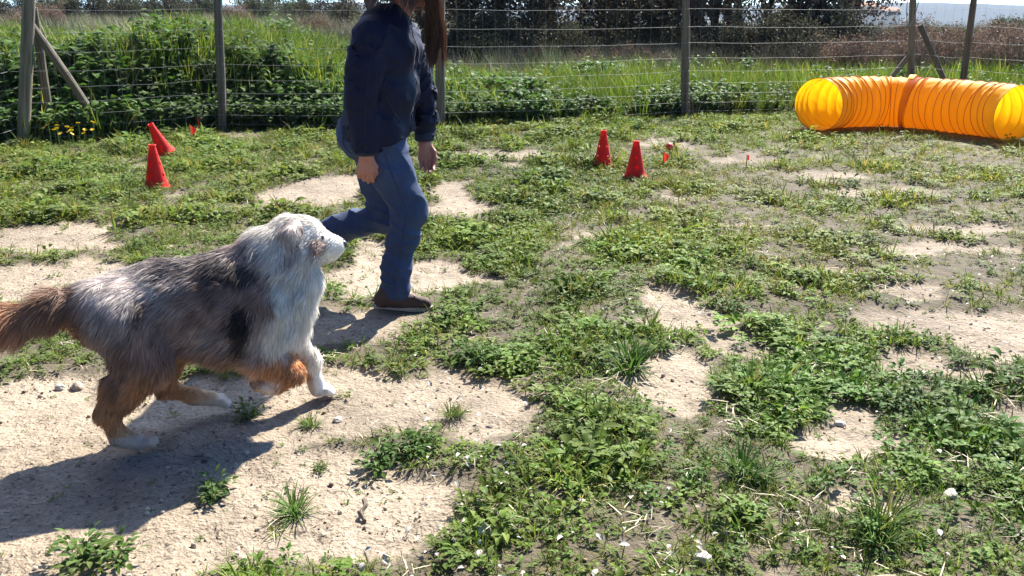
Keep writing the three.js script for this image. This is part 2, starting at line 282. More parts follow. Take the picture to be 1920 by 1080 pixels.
function post(x, z, h, r, mat, label, seed, lean = [0, 0], braces = []) {
  const y = H(x, z), o = thing('fence_post', label, 'fence post', [x, y, z], 0);
  part('pole', pole(V(0, -0.3, 0), V(lean[0], h, lean[1]), r * 1.06, r * 0.92, seed), mat, o);
  for (const [a, b, br, m, nm] of braces) part(nm || 'brace', pole(V(...a), V(...b), br, br * 0.95, seed + 5), m || mat, o);
  return o;
}
{
  const back = wireFence(POSTS, 1.6, 'wire mesh fence along the back of the field', 3);
  wireFence([[-5.15, -9.34], [-5.02, -7.3], [-4.9, -5.2]], 1.6, 'wire mesh fence running towards the viewer at the left edge', 4);
  wireFence([[5.78, -12.84], [6.04, -12.04], [7.3, -10.4]], 1.6, 'wire mesh fence turning the corner behind the yellow tunnel', 5);
  post(POSTS[0][0] - 0.1, POSTS[0][1], 2.0, 0.062, WOOD[2], 'pale corner fence post at far left with a slanting brace', 11, [0.5, 0.02], [[[0.33, 1.28, -0.02], [0.64, 0.4, -0.35], 0.045, WOOD[1]]]);
  post(-5.04, -9.72, 1.4, 0.045, WOOD[1], 'thin dark post just behind the left corner post', 12, [0.05, 0]);
  post(POSTS[1][0], POSTS[1][1], 2.05, 0.05, WOOD[1], 'slim grey fence post rising from the tall weeds on the left', 13, [0.17, 0]);
  post(POSTS[2][0], POSTS[2][1], 2.05, 0.058, WOOD[0], 'grey-brown fence post directly behind the walking person', 14, [0.06, 0]);
  post(POSTS[3][0] - 0.03, POSTS[3][1], 2.05, 0.054, WOOD[0], 'grey fence post between the right cones and the tunnel', 15, [-0.14, 0]);
  post(POSTS[4][0], POSTS[4][1], 2.0, 0.05, WOOD[2], 'right corner fence post with two slanting braces behind the tunnel', 16, [-0.24, 0], [[[-0.08, 1.15, 0.06], [0.47, 0.0, 0.4], 0.038, WOOD[1]], [[-0.16, 0.72, 0.02], [-0.7, 0.02, 0.12], 0.035, WOOD[2]]]);
  post(6.02, -12.1, 2.0, 0.042, WOOD[1], 'dark fence post above the right end of the tunnel', 17, [-0.05, 0]);
  const loop = new THREE.TubeGeometry(new THREE.CatmullRomCurve3([V(-0.08, 2, 0.08), V(-0.1, 1.6, 0.09), V(-0.09, 1.3, 0.09), V(-0.04, 1.14, 0.1), V(0.0, 1.2, 0.1), V(0.05, 1.5, 0.1), V(0.08, 2, 0.08)]), 40, 0.006, 6);
  const w = single('wire_loop', loop, wireMat, 'loop of spare wire hung on the right corner post', 'wire'); w.position.set(POSTS[4][0] - 0.2, 0, POSTS[4][1]);
}
// ---------- cones, tunnel, flags, stones ----------
function coneGeo(h, rb, rt, seed) {   // thin plastic cone with rows of round-ish holes, open below, with a small rolled foot
  const gb = new GB(), N = 40, S = 26, W = N + 1, idx = (s, k, i) => s * (S + 1) * W + k * W + i;
  for (let s = 0; s < 2; s++) for (let k = 0; k <= S; k++) for (let i = 0; i <= N; i++) {
    const f = k / S, a = i / N * 6.28319, flare = f < 0.1 ? (1 - f / 0.1) * 0.10 : 0, r = lerp(rb, rt, f) * (1 + flare) - s * 0.003;
    const sq = 1 + 0.10 * (1 - f) * Math.max(0, Math.cos(4 * a)) * (f < 0.12 ? 1 : 0.3);   // foot slightly squared
    gb.v(Math.cos(a) * r * sq, f * h, Math.sin(a) * r * sq, [1, 1, 1]);
  }
  const hole = (k, i) => [7, 14, 20].some((kk) => k === kk || (k === kk + 1 && kk < 20)) && [2, 12, 22, 32].some((ii) => (i - ii + N) % N < (k < 12 ? 2 : 2));
  for (let k = 0; k < S; k++) for (let i = 0; i < N; i++) if (!hole(k, i)) { gb.q(idx(0, k, i), idx(0, k + 1, i), idx(0, k + 1, i + 1), idx(0, k, i + 1)); gb.q(idx(1, k, i), idx(1, k, i + 1), idx(1, k + 1, i + 1), idx(1, k + 1, i)); }
  for (let i = 0; i < N; i++) { gb.q(idx(0, S, i), idx(1, S, i), idx(1, S, i + 1), idx(0, S, i + 1)); gb.q(idx(0, 0, i), idx(0, 0, i + 1), idx(1, 0, i + 1), idx(1, 0, i)); }
  return gb.geo(false);
}
const coneMat = new THREE.MeshPhysicalMaterial({ color: new THREE.Color().setRGB(0.85, 0.035, 0.022), roughness: 0.8, transmission: 0.35, thickness: 0, specularIntensity: 0.4, clearcoat: 0.15, clearcoatRoughness: 0.35, side: THREE.DoubleSide });
function cone(x, z, h, rb, label, yaw = 0, tilt = [0, 0], dy = 0) {
  const o = thing('training_cone', label, 'cone', [x, Hfine(x, z) + 0.004 + dy, z], yaw, 'red training cones');
  o.rotation.set(tilt[0], yaw, tilt[1]);
  part('cone_body', coneGeo(h, rb, rb * 0.27, 1), coneMat, o);
  const rim = new THREE.TorusGeometry(rb * 0.29, 0.006, 8, 20); rim.rotateX(Math.PI / 2); rim.translate(0, h, 0); part('top_rim', rim, coneMat, o);
  const foot = new THREE.TorusGeometry(rb * 1.12, 0.007, 8, 28); foot.rotateX(Math.PI / 2); foot.translate(0, 0.006, 0); part('foot_rim', foot, coneMat, o);
}
cone(-2.83, -6.98, 0.335, 0.088, 'upright red cone on the left, nearest of the left pair', 0.3);
cone(-3.33, -8.5, 0.31, 0.085, 'tilted red cone leaning over behind the upright left cone', 0.8, [0.12, 0.30], 0.03);
cone(0.82, -7.98, 0.325, 0.086, 'red pointed cone on a bare patch, farther of the right pair', 1.1);
cone(1.05, -7.5, 0.3, 0.09, 'red cone standing in grass, nearer of the right pair', 0.5);

// small pennants on stakes
const redFlag = new THREE.MeshPhysicalMaterial({ color: new THREE.Color().setRGB(0.75, 0.035, 0.02), roughness: 0.9, transmission: 0.35, thickness: 0, side: THREE.DoubleSide });
const stakeMat = new THREE.MeshStandardMaterial({ color: new THREE.Color().setRGB(0.32, 0.3, 0.1), roughness: 0.6 });
const darkStake = new THREE.MeshStandardMaterial({ color: new THREE.Color().setRGB(0.05, 0.045, 0.04), roughness: 0.6 });
function flag(x, z, h, fw, fh, label, mat, yaw) {
  const o = thing('marker_flag', label, 'flag', [x, Hfine(x, z), z], yaw, 'small red marker flags');
  const s = new THREE.CylinderGeometry(0.004, 0.004, h + 0.05, 8, 1); s.translate(0, h / 2 - 0.025, 0); part('stake', s, mat, o);
  const gb = new GB(), n = 6; for (let k = 0; k <= n; k++) { const f = k / n, w = 0.01 * Math.sin(f * 5); gb.v(0.005 + f * fw, h - fh * 0.0 - f * fh * 0.35, w + 0.002, [1, 1, 1]); gb.v(0.005 + f * fw, h - fh + f * fh * 0.35, w + 0.002, [1, 1, 1]); } for (let k = 0; k < n; k++) gb.q(2 * k, 2 * k + 1, 2 * k + 3, 2 * k + 2);
  part('pennant', gb.geo(false), redFlag, o);
}
flag(-3.37, -9.35, 0.2, 0.055, 0.1, 'small red pennant on a yellow-green stake right of the left cones', stakeMat, 0.3);
flag(1.36, -7.94, 0.15, 0.05, 0.09, 'small red pennant on a dark stake just right of the nearer right cone', darkStake, 0.2);
flag(2.11, -7.94, 0.12, 0.03, 0.05, 'tiny red pennant on a dark stake, farthest right of the flags', darkStake, 0.5);
flag(-3.55, -10.1, 0.2, 0.02, 0.14, 'narrow red pennant in the weeds behind the left cones', darkStake, 1.2);
{
  const g = new THREE.IcosahedronGeometry(0.036, 3); const b = single('ball', g, new THREE.MeshPhysicalMaterial({ color: new THREE.Color().setRGB(0.78, 0.03, 0.03), roughness: 0.45, clearcoat: 0.3 }), 'small red ball lying on the grass behind the right cones', 'ball'); b.position.set(1.57, Hfine(1.57, -8.86) + 0.06, -8.86);
}

// fabric agility tunnel on a wire coil, bent in the middle
{
  const R = 0.3, path = [V(3.5, 0, -10.62), V(3.76, 0, -10.84), V(4.08, 0, -10.95), V(4.42, 0, -10.98), V(4.72, 0, -10.8), V(4.99, 0, -10.46), V(5.2, 0, -10.12), V(5.33, 0, -9.75)];
  const cx = path[0].x, cz = path[0].z;
  const t = thing('agility_tunnel', 'bent yellow-orange fabric agility tunnel lying by the fence', 'tunnel', [cx + 0.06, H(cx, cz), cz + 0.16]);
  const curve = new THREE.CatmullRomCurve3(path.map((p) => V(p.x - cx, 0, p.z - cz)), false, 'centripetal');
  // where the coils sit along the path: bunched at the kink
  const ribs = [], r = rng(9), L = curve.getLength();
  for (let s = 0; s <= 1.0001;) { ribs.push(Math.min(s, 1)); const near = Math.abs(s - 0.49) * L; s += (near < 0.075 ? 0.014 : 0.07 + 0.05 * r()) / L; }
  ribs[ribs.length - 1] = 1;
  const fab = new THREE.MeshPhysicalMaterial({ color: new THREE.Color().setRGB(0.95, 0.505, 0.006), roughness: 0.92, transmission: 0.5, thickness: 0, specularIntensity: 0.4, clearcoat: 0.2, clearcoatRoughness: 0.4, side: THREE.DoubleSide });
  const coil = new THREE.MeshStandardMaterial({ color: new THREE.Color().setRGB(0.4, 0.07, 0.012), roughness: 0.6 });
  const NA = 56, SUB = 5, rows = [];
  const frame = (s) => { const p = curve.getPointAt(s), d = curve.getTangentAt(s), side = V(-d.z, 0, d.x).normalize(); return { p, d, side }; };
  const prof = (s, a, rr) => { const { p, side, d } = frame(s); const kink = Math.exp(-(((s - 0.49) * L / 0.07) ** 2)); const c = Math.cos(a), sn = Math.sin(a); let y = R + sn * rr * (1 - 0.03 * kink); if (y < 0.012) y = 0.012 + (y - 0.012) * 0.1; const off = c * rr * (1.03 - 0.06 * kink); const lean = (0.035 * Math.sin(s * 40) + 0.03 * noise2(s * 60, 2, 8)) * sn; return V(p.x + side.x * off + d.x * lean, y + 0.012, p.z + side.z * off + d.z * lean); };
  const gb = new GB();
  for (let k = 0; k < ribs.length - 1; k++) for (let j = 0; j < (k === ribs.length - 2 ? SUB + 1 : SUB); j++) rows.push([lerp(ribs[k], ribs[k + 1], j / SUB), j / SUB]);
  rows.forEach(([s, f], ri) => { for (let i = 0; i <= NA; i++) { const a = i / NA * 6.28319, sag = 4 * f * (1 - f), rr = R * (1 + 0.012 * noise2(s * 25, 1, 3)) - 0.012 * sag * (1 + 0.5 * noise3(Math.cos(a) * 2, Math.sin(a) * 2, s * 30)) - 0.009 * sag * noise3(Math.cos(a) * 7, Math.sin(a) * 7, s * 60); const p = prof(s, a, rr); gb.v(p.x, p.y, p.z, [1, 1, 1], a / 6.28, s * L); } });
  const W = NA + 1; for (let k = 0; k < rows.length - 1; k++) for (let i = 0; i < NA; i++) gb.q(k * W + i, (k + 1) * W + i, (k + 1) * W + i + 1, k * W + i + 1);
  part('fabric', gb.geo(false, true), fab, t);
  for (const s of ribs) { const pts = []; for (let i = 0; i < 40; i++) pts.push(prof(s, i / 40 * 6.28319, R + 0.003)); part('coil_ring', new THREE.TubeGeometry(new THREE.CatmullRomCurve3(pts, true), 64, 0.0029, 5, true), coil, t); }
  const strapMat = new THREE.MeshStandardMaterial({ color: new THREE.Color().setRGB(0.9, 0.55, 0.01), roughness: 0.7 });
  { const gbs = new GB(), s0 = 0.49; for (let i = 0; i <= 20; i++) { const a = Math.PI / 2 - 0.35 + 0.7 * i / 20; for (const e of [-1, 1]) { const p = prof(s0 + e * 0.028 / L, a, R + 0.012 + 0.022 * Math.sin(i / 20 * Math.PI)); gbs.v(p.x, p.y, p.z, [1, 1, 1]); } } for (let i = 0; i < 20; i++) gbs.q(2 * i, 2 * i + 1, 2 * i + 3, 2 * i + 2); const g = gbs.geo(false); part('strap', g, new THREE.MeshStandardMaterial({ color: new THREE.Color().setRGB(0.9, 0.6, 0.01), roughness: 0.7, side: THREE.DoubleSide }), t); }
}
// ---------- single tufts, stones, sticks, flowers ----------
{
  const tuftMats = GM, r = rng(515);
  const grassProto = [0, 1, 2].map((k) => grassTuft(800 + k, 70, 0.13, 0.0062, 1.15, 1.0, [1, 1, 1], 4)), weedProto = [0, 1, 2].map((k) => rosette(810 + k, 60, 0.034, 0.019, 0.08));
  const tint = (g, c) => { const q = g.clone(), a = q.attributes.color; for (let i = 0; i < a.count; i++) a.setXYZ(i, a.getX(i) * c[0], a.getY(i) * c[1], a.getZ(i) * c[2]); return q; };
  const green = [[0.1, 0.19, 0.03], [0.075, 0.15, 0.024], [0.13, 0.19, 0.035]], GP = grassProto.map((g, i) => tint(g, green[i])), WP = weedProto.map((g, i) => tint(g, green[i].map((q) => q * 0.8)));
  const clump = (x, z, rad, kind, label) => {
    const o = thing(kind === 'g' ? 'grass_tuft' : 'leafy_weed', label, kind === 'g' ? 'grass tuft' : 'weed', [x, Hfine(x, z), z], r() * 6.28), n = rad > 0.11 ? 3 : 2;
    for (let k = 0; k < n; k++) { const m = part('leaves', (kind === 'g' ? GP : WP)[(r() * 3) | 0], tuftMats, o), a = k * 2.2 + r(), q = k ? rad * 0.5 : 0; m.position.set(Math.cos(a) * q, 0, Math.sin(a) * q); m.scale.setScalar(rad / 0.12 * (0.7 + 0.3 * r())); m.rotation.y = r() * 6.28; }
  };
  clump(0.5, -3.38, 0.15, 'g', 'bright green grass tuft in the middle of the picture, beside bare soil');
  clump(0.98, -3.11, 0.16, 'g', 'large grass tuft right of centre above a white-flecked patch');
  clump(1.0, -2.13, 0.12, 'g', 'dark upright grass tuft close to the bottom right corner');
  clump(0.72, -2.42, 0.12, 'g', 'bright grass tuft in the lower right foreground');
  clump(-0.62, -2.24, 0.09, 'g', 'small grass tuft alone on bare soil right of the dog shadow');
  clump(-0.89, -2.31, 0.09, 'w', 'small leafy weed at the lower edge of the dog shadow');
  clump(-1.11, -2.0, 0.13, 'w', 'leafy weed clump at the bottom left of the picture');
  clump(-0.43, -2.57, 0.12, 'w', 'dark leafy weed on bare soil below the dog front paw');
  clump(-0.32, -2.6, 0.1, 'w', 'upright leafy weed right of the dark weed on bare soil');
  clump(-0.19, -2.9, 0.07, 'g', 'low grass tuft alone in the central bare patch');
  clump(1.32, -3.39, 0.11, 'g', 'grass tuft at the upper right of centre beside another tuft');
  clump(1.48, -2.95, 0.16, 'w', 'broad dark leafy clump at right, beside pale soil');
  clump(1.05, -4.04, 0.12, 'w', 'dark leafy clump beyond the central bare strip');
  clump(-0.69, -2.8, 0.06, 'g', 'small grass tuft just below the dog white front paw');
  clump(-0.94, -2.86, 0.08, 'w', 'leafy weed under the dog belly');
  clump(-0.15, -3.38, 0.13, 'w', 'brown-green leafy clump right of the dog chest');
  clump(-0.61, -2.5, 0.045, 'w', 'tiny leafy weed with small shadow between dog shadow and dark weed');

  // stones
  const stoneMat = [[0.5, 0.46, 0.4], [0.33, 0.27, 0.21], [0.52, 0.48, 0.43]].map((c) => new THREE.MeshStandardMaterial({ color: new THREE.Color().setRGB(...c), roughness: 0.9 }));
  const stoneGeo = (seed, detail = 2) => { const g = new THREE.IcosahedronGeometry(1, detail), p = g.attributes.position; for (let i = 0; i < p.count; i++) { const k = 1 + 0.28 * noise3(p.getX(i) * 1.3 + seed, p.getY(i) * 1.3, p.getZ(i) * 1.3) + 0.1 * noise3(p.getX(i) * 4, p.getY(i) * 4 + seed, p.getZ(i) * 4); p.setXYZ(i, p.getX(i) * k, p.getY(i) * k * 0.62, p.getZ(i) * k * 0.8); } g.computeVertexNormals(); return g; };
  const stone = (x, z, s, m, seed, label) => { const o = single('stone', stoneGeo(seed), stoneMat[m], label, 'stone'); o.position.set(x, Hfine(x, z) + s * 0.22, z); o.scale.setScalar(s * 0.85); o.rotation.y = seed; };
  stone(-0.62, -2.86, 0.024, 0, 1, 'pale pebble on bare soil below the dog front paw');
  stone(-1.67, -3.13, 0.032, 1, 2, 'brown stone on bare soil below the dog tail');
  stone(-1.73, -3.12, 0.024, 0, 3, 'pale stone beside the brown stone below the dog tail');
  stone(-0.05, -2.2, 0.03, 1, 4, 'dark clod beside grass at the bottom centre');
  stone(-0.08, -2.13, 0.03, 2, 5, 'whitish stone beside the dark clod at the bottom centre');
  stone(1.16, -2.84, 0.026, 2, 6, 'white stone on the bare spot in the lower right');
  stone(1.3, -2.32, 0.028, 2, 7, 'white stone near the right foreground tuft');
  stone(1.62, -3.3, 0.035, 2, 8, 'white stone beside the dark leafy clump at right');
  stone(0.5, -2.0, 0.03, 0, 9, 'pale stone in grass at the bottom right of centre');
  // pebbles and crumbs of soil
  const pebbles = [0, 1, 2].map((k) => ({ g: stoneGeo(20 + k, 1), l: [] }));
  for (let k = 0; k < 9000; k++) { const z = -1.4 - 7.5 * Math.pow(r(), 1.6), x = (r() * 2 - 1) * (0.62 * -z + 0.6), b = bare(x, z); if (r() > 0.12 + b) continue; const s = 0.002 + 0.008 * Math.pow(r(), 6), q = 0.5 + 0.9 * r(); pebbles[k % 3].l.push({ m: place(x, Hfine(x, z) + s * 0.35, z, r() * 6.28, s, r(), r()), c: r() < 0.3 ? [0.2 * q, 0.15 * q, 0.1 * q] : [0.45 * q, 0.37 * q, 0.28 * q] }); }
  for (const e of pebbles) instanced('pebbles', e.g, new THREE.MeshStandardMaterial({ roughness: 0.95 }), e.l, 'pebbles and crumbs of soil on the bare ground', 'pebbles');
  // pale dead leaves among the grass at right
  const dl = [0, 1].map((k) => { const gb = new GB(); leaf(gb, V(0, 0, 0), V(1, 0.25, 0), 0.03, 0.018, 0.6 + k * 0.5, [1, 1, 1], 0.5); return { g: gb.geo(), l: [] }; });
  for (let k = 0; k < 2600; k++) { const z = -1.5 - 4.5 * Math.pow(r(), 1.3), x = lerp(-0.4, 0.62 * -z + 0.5, r()); if (r() > 0.2 + 0.9 * fbm(x * 1.5, z * 1.5, 91)) continue; const c = 0.26 + 0.3 * r(); dl[k % 2].l.push({ m: place(x, Hfine(x, z) + 0.012 + 0.02 * r(), z, r() * 6.28, 0.4 + 0.5 * r(), (r() - 0.5), (r() - 0.5)), c: [c, c * 0.95, c * 0.85] }); }
  for (const e of dl) instanced('dead_leaves', e.g, strawMat, e.l, 'pale dead leaves caught in the grass', 'leaves');
  for (const e of dl) e.l.length = 0;
  for (let k = 0; k < 3800; k++) { const z = -1.5 - 5 * Math.pow(r(), 1.3), x = (r() * 2 - 1) * (0.62 * -z + 0.5), b = bare(x, z); if (r() > 0.12 + 0.7 * b) continue; const c = 0.5 + r(); dl[k % 2].l.push({ m: place(x, Hfine(x, z) + 0.003, z, r() * 6.28, 0.18 + 0.42 * r() * r(), (r() - 0.5) * 0.8, (r() - 0.5) * 0.8), c: [0.17 * c, 0.115 * c, 0.075 * c] }); }
  for (const e of dl) instanced('leaf_litter', e.g, strawMat, e.l, 'crumbs of brown leaf litter strewn over the bare soil', 'litter');
  // stick lying on the soil
  const st = single('stick', pole(V(0, 0.009, 0), V(0.012, 0.014, 0.085), 0.008, 0.006, 21), WOOD[2], 'short pale stick lying on bare soil at the bottom centre left', 'stick'); st.position.set(-0.435, Hfine(-0.43, -2.25), -2.3);
  // yellow flowers under the left corner post
  const yel = new THREE.MeshPhysicalMaterial({ color: new THREE.Color().setRGB(0.85, 0.62, 0.01), roughness: 0.9, transmission: 0.35, thickness: 0, side: THREE.DoubleSide }), stemM = new THREE.MeshStandardMaterial({ color: new THREE.Color().setRGB(0.1, 0.17, 0.03), roughness: 0.8 });
  const petals = (() => { const gb = new GB(); for (let k = 0; k < 10; k++) { const a = k * 0.628; leaf(gb, V(0, 0, 0), V(Math.cos(a), 0.25, Math.sin(a)), 0.024, 0.014, 0.3, [1, 1, 1], 0.2); } return gb.geo(false); })(), stemG = new THREE.CylinderGeometry(0.0025, 0.003, 0.2, 5); stemG.translate(0, -0.1, 0);
  for (let k = 0; k < 18; k++) { const x = -4.88 + 0.5 * r(), z = -9.42 + 0.22 * r(), h = 0.1 + 0.16 * r(), o = thing('yellow_flower', 'yellow daisy-like flower in the weeds beside the left corner post', 'flower', [x, H(x, z) + h, z], r() * 6.28, 'yellow flowers by the left corner post'); part('petals', petals, yel, o).rotation.set(0.9 * (r() - 0.2), 0, 1.1 * (r() - 0.5)); part('stem', stemG, stemM, o); }
}
// ---------- bodies: tapered capsules joined smoothly and meshed ----------
// bone: [ax,ay,az, bx,by,bz, ra, rb]
function boneDist(b, x, y, z) {
  const dx = b[3] - b[0], dy = b[4] - b[1], dz = b[5] - b[2], px = x - b[0], py = y - b[1], pz = z - b[2], l = dx * dx + dy * dy + dz * dz;
  const t = l < 1e-9 ? 0 : clamp((px * dx + py * dy + pz * dz) / l);
  return Math.hypot(px - t * dx, py - t * dy, pz - t * dz) - (b[6] + (b[7] - b[6]) * t);
}
function smin(a, b, k) { const h = Math.max(k - Math.abs(a - b), 0) / k; return Math.min(a, b) - h * h * k * 0.25; }
function blend(bones, k) { return (x, y, z) => { let d = 9; for (let i = 0; i < bones.length; i++) { const q = boneDist(bones[i], x, y, z); d = d > 5 ? q : smin(d, q, bones[i][8] || k); } return d; }; }
function chain(pts, extra) { const o = []; for (let i = 0; i < pts.length - 1; i++) { const a = pts[i], b = pts[i + 1]; o.push([a[0], a[1], a[2], b[0], b[1], b[2], a[3], b[3], extra]); } return o; }
function surface(f, lo, hi, h, colorAt) {   // surface nets; returns an indexed BufferGeometry
  const n = [0, 1, 2].map((i) => Math.ceil((hi[i] - lo[i]) / h) + 2), [nx, ny, nz] = n, F = new Float32Array(nx * ny * nz), at = (i, j, k) => (k * ny + j) * nx + i;
  // coarse pass first: skip blocks far from the surface
  const B = 4; for (let k = 0; k < nz; k += B) for (let j = 0; j < ny; j += B) for (let i = 0; i < nx; i += B) {
    const c = f(lo[0] + (i + 1.5) * h, lo[1] + (j + 1.5) * h, lo[2] + (k + 1.5) * h), far = Math.abs(c) > h * 5.5;
    for (let kk = k; kk < Math.min(k + B, nz); kk++) for (let jj = j; jj < Math.min(j + B, ny); jj++) for (let ii = i; ii < Math.min(i + B, nx); ii++) F[at(ii, jj, kk)] = far ? c : f(lo[0] + ii * h, lo[1] + jj * h, lo[2] + kk * h);
  }
  const id = new Int32Array(nx * ny * nz).fill(-1), P = [], E = [[0, 1], [2, 3], [4, 5], [6, 7], [0, 2], [1, 3], [4, 6], [5, 7], [0, 4], [1, 5], [2, 6], [3, 7]];
  const v = new Float32Array(8);
  for (let k = 0; k < nz - 1; k++) for (let j = 0; j < ny - 1; j++) for (let i = 0; i < nx - 1; i++) {
    let m = 0; for (let c = 0; c < 8; c++) { v[c] = F[at(i + (c & 1), j + ((c >> 1) & 1), k + (c >> 2))]; if (v[c] < 0) m |= 1 << c; }
    if (m === 0 || m === 255) continue;
    let x = 0, y = 0, z = 0, q = 0;
    for (const [a, b] of E) if ((v[a] < 0) !== (v[b] < 0)) { const t = v[a] / (v[a] - v[b]); x += lerp(a & 1, b & 1, t); y += lerp((a >> 1) & 1, (b >> 1) & 1, t); z += lerp(a >> 2, b >> 2, t); q++; }
    id[at(i, j, k)] = P.length / 3; P.push(lo[0] + (i + x / q) * h, lo[1] + (j + y / q) * h, lo[2] + (k + z / q) * h);
  }
  const I = [];
  const quad = (a, b, c, d, flip) => { if (a < 0 || b < 0 || c < 0 || d < 0) return; flip ? I.push(a, c, b, a, d, c) : I.push(a, b, c, a, c, d); };
  for (let k = 1; k < nz - 1; k++) for (let j = 1; j < ny - 1; j++) for (let i = 1; i < nx - 1; i++) {
    const s = F[at(i, j, k)] < 0;
    if (s !== (F[at(i + 1, j, k)] < 0)) quad(id[at(i, j - 1, k - 1)], id[at(i, j, k - 1)], id[at(i, j, k)], id[at(i, j - 1, k)], !s);
    if (s !== (F[at(i, j + 1, k)] < 0)) quad(id[at(i - 1, j, k - 1)], id[at(i - 1, j, k)], id[at(i, j, k)], id[at(i, j, k - 1)], !s);
    if (s !== (F[at(i, j, k + 1)] < 0)) quad(id[at(i - 1, j - 1, k)], id[at(i, j - 1, k)], id[at(i, j, k)], id[at(i - 1, j, k)], !s);
  }
  const N = new Float32Array(P.length), C = colorAt ? new Float32Array(P.length) : null, UV = new Float32Array(P.length / 3 * 2), e = h * 0.4;
  for (let a = 0; a < P.length; a += 3) {
    let x = P[a], y = P[a + 1], z = P[a + 2], gx, gy, gz, l;
    for (let it = 0; it < 2; it++) {
      const d = f(x, y, z); gx = f(x + e, y, z) - f(x - e, y, z); gy = f(x, y + e, z) - f(x, y - e, z); gz = f(x, y, z + e) - f(x, y, z - e); l = Math.hypot(gx, gy, gz) || 1; gx /= l; gy /= l; gz /= l;
      if (it === 0) { const s = clamp(d, -h, h) * 0.9; x -= gx * s; y -= gy * s; z -= gz * s; }
    }
    P[a] = x; P[a + 1] = y; P[a + 2] = z; N[a] = gx; N[a + 1] = gy; N[a + 2] = gz; UV[a / 3 * 2] = x + z * 0.7; UV[a / 3 * 2 + 1] = y;
    if (C) { const c = colorAt(x, y, z, gx, gy, gz); C[a] = c[0]; C[a + 1] = c[1]; C[a + 2] = c[2]; }
  }
  const g = new THREE.BufferGeometry(); g.setAttribute('position', new THREE.Float32BufferAttribute(P, 3)); g.setAttribute('normal', new THREE.Float32BufferAttribute(N, 3)); g.setAttribute('uv', new THREE.Float32BufferAttribute(UV, 2)); if (C) g.setAttribute('color', new THREE.Float32BufferAttribute(C, 3));
  g.setIndex(I); return g;
}
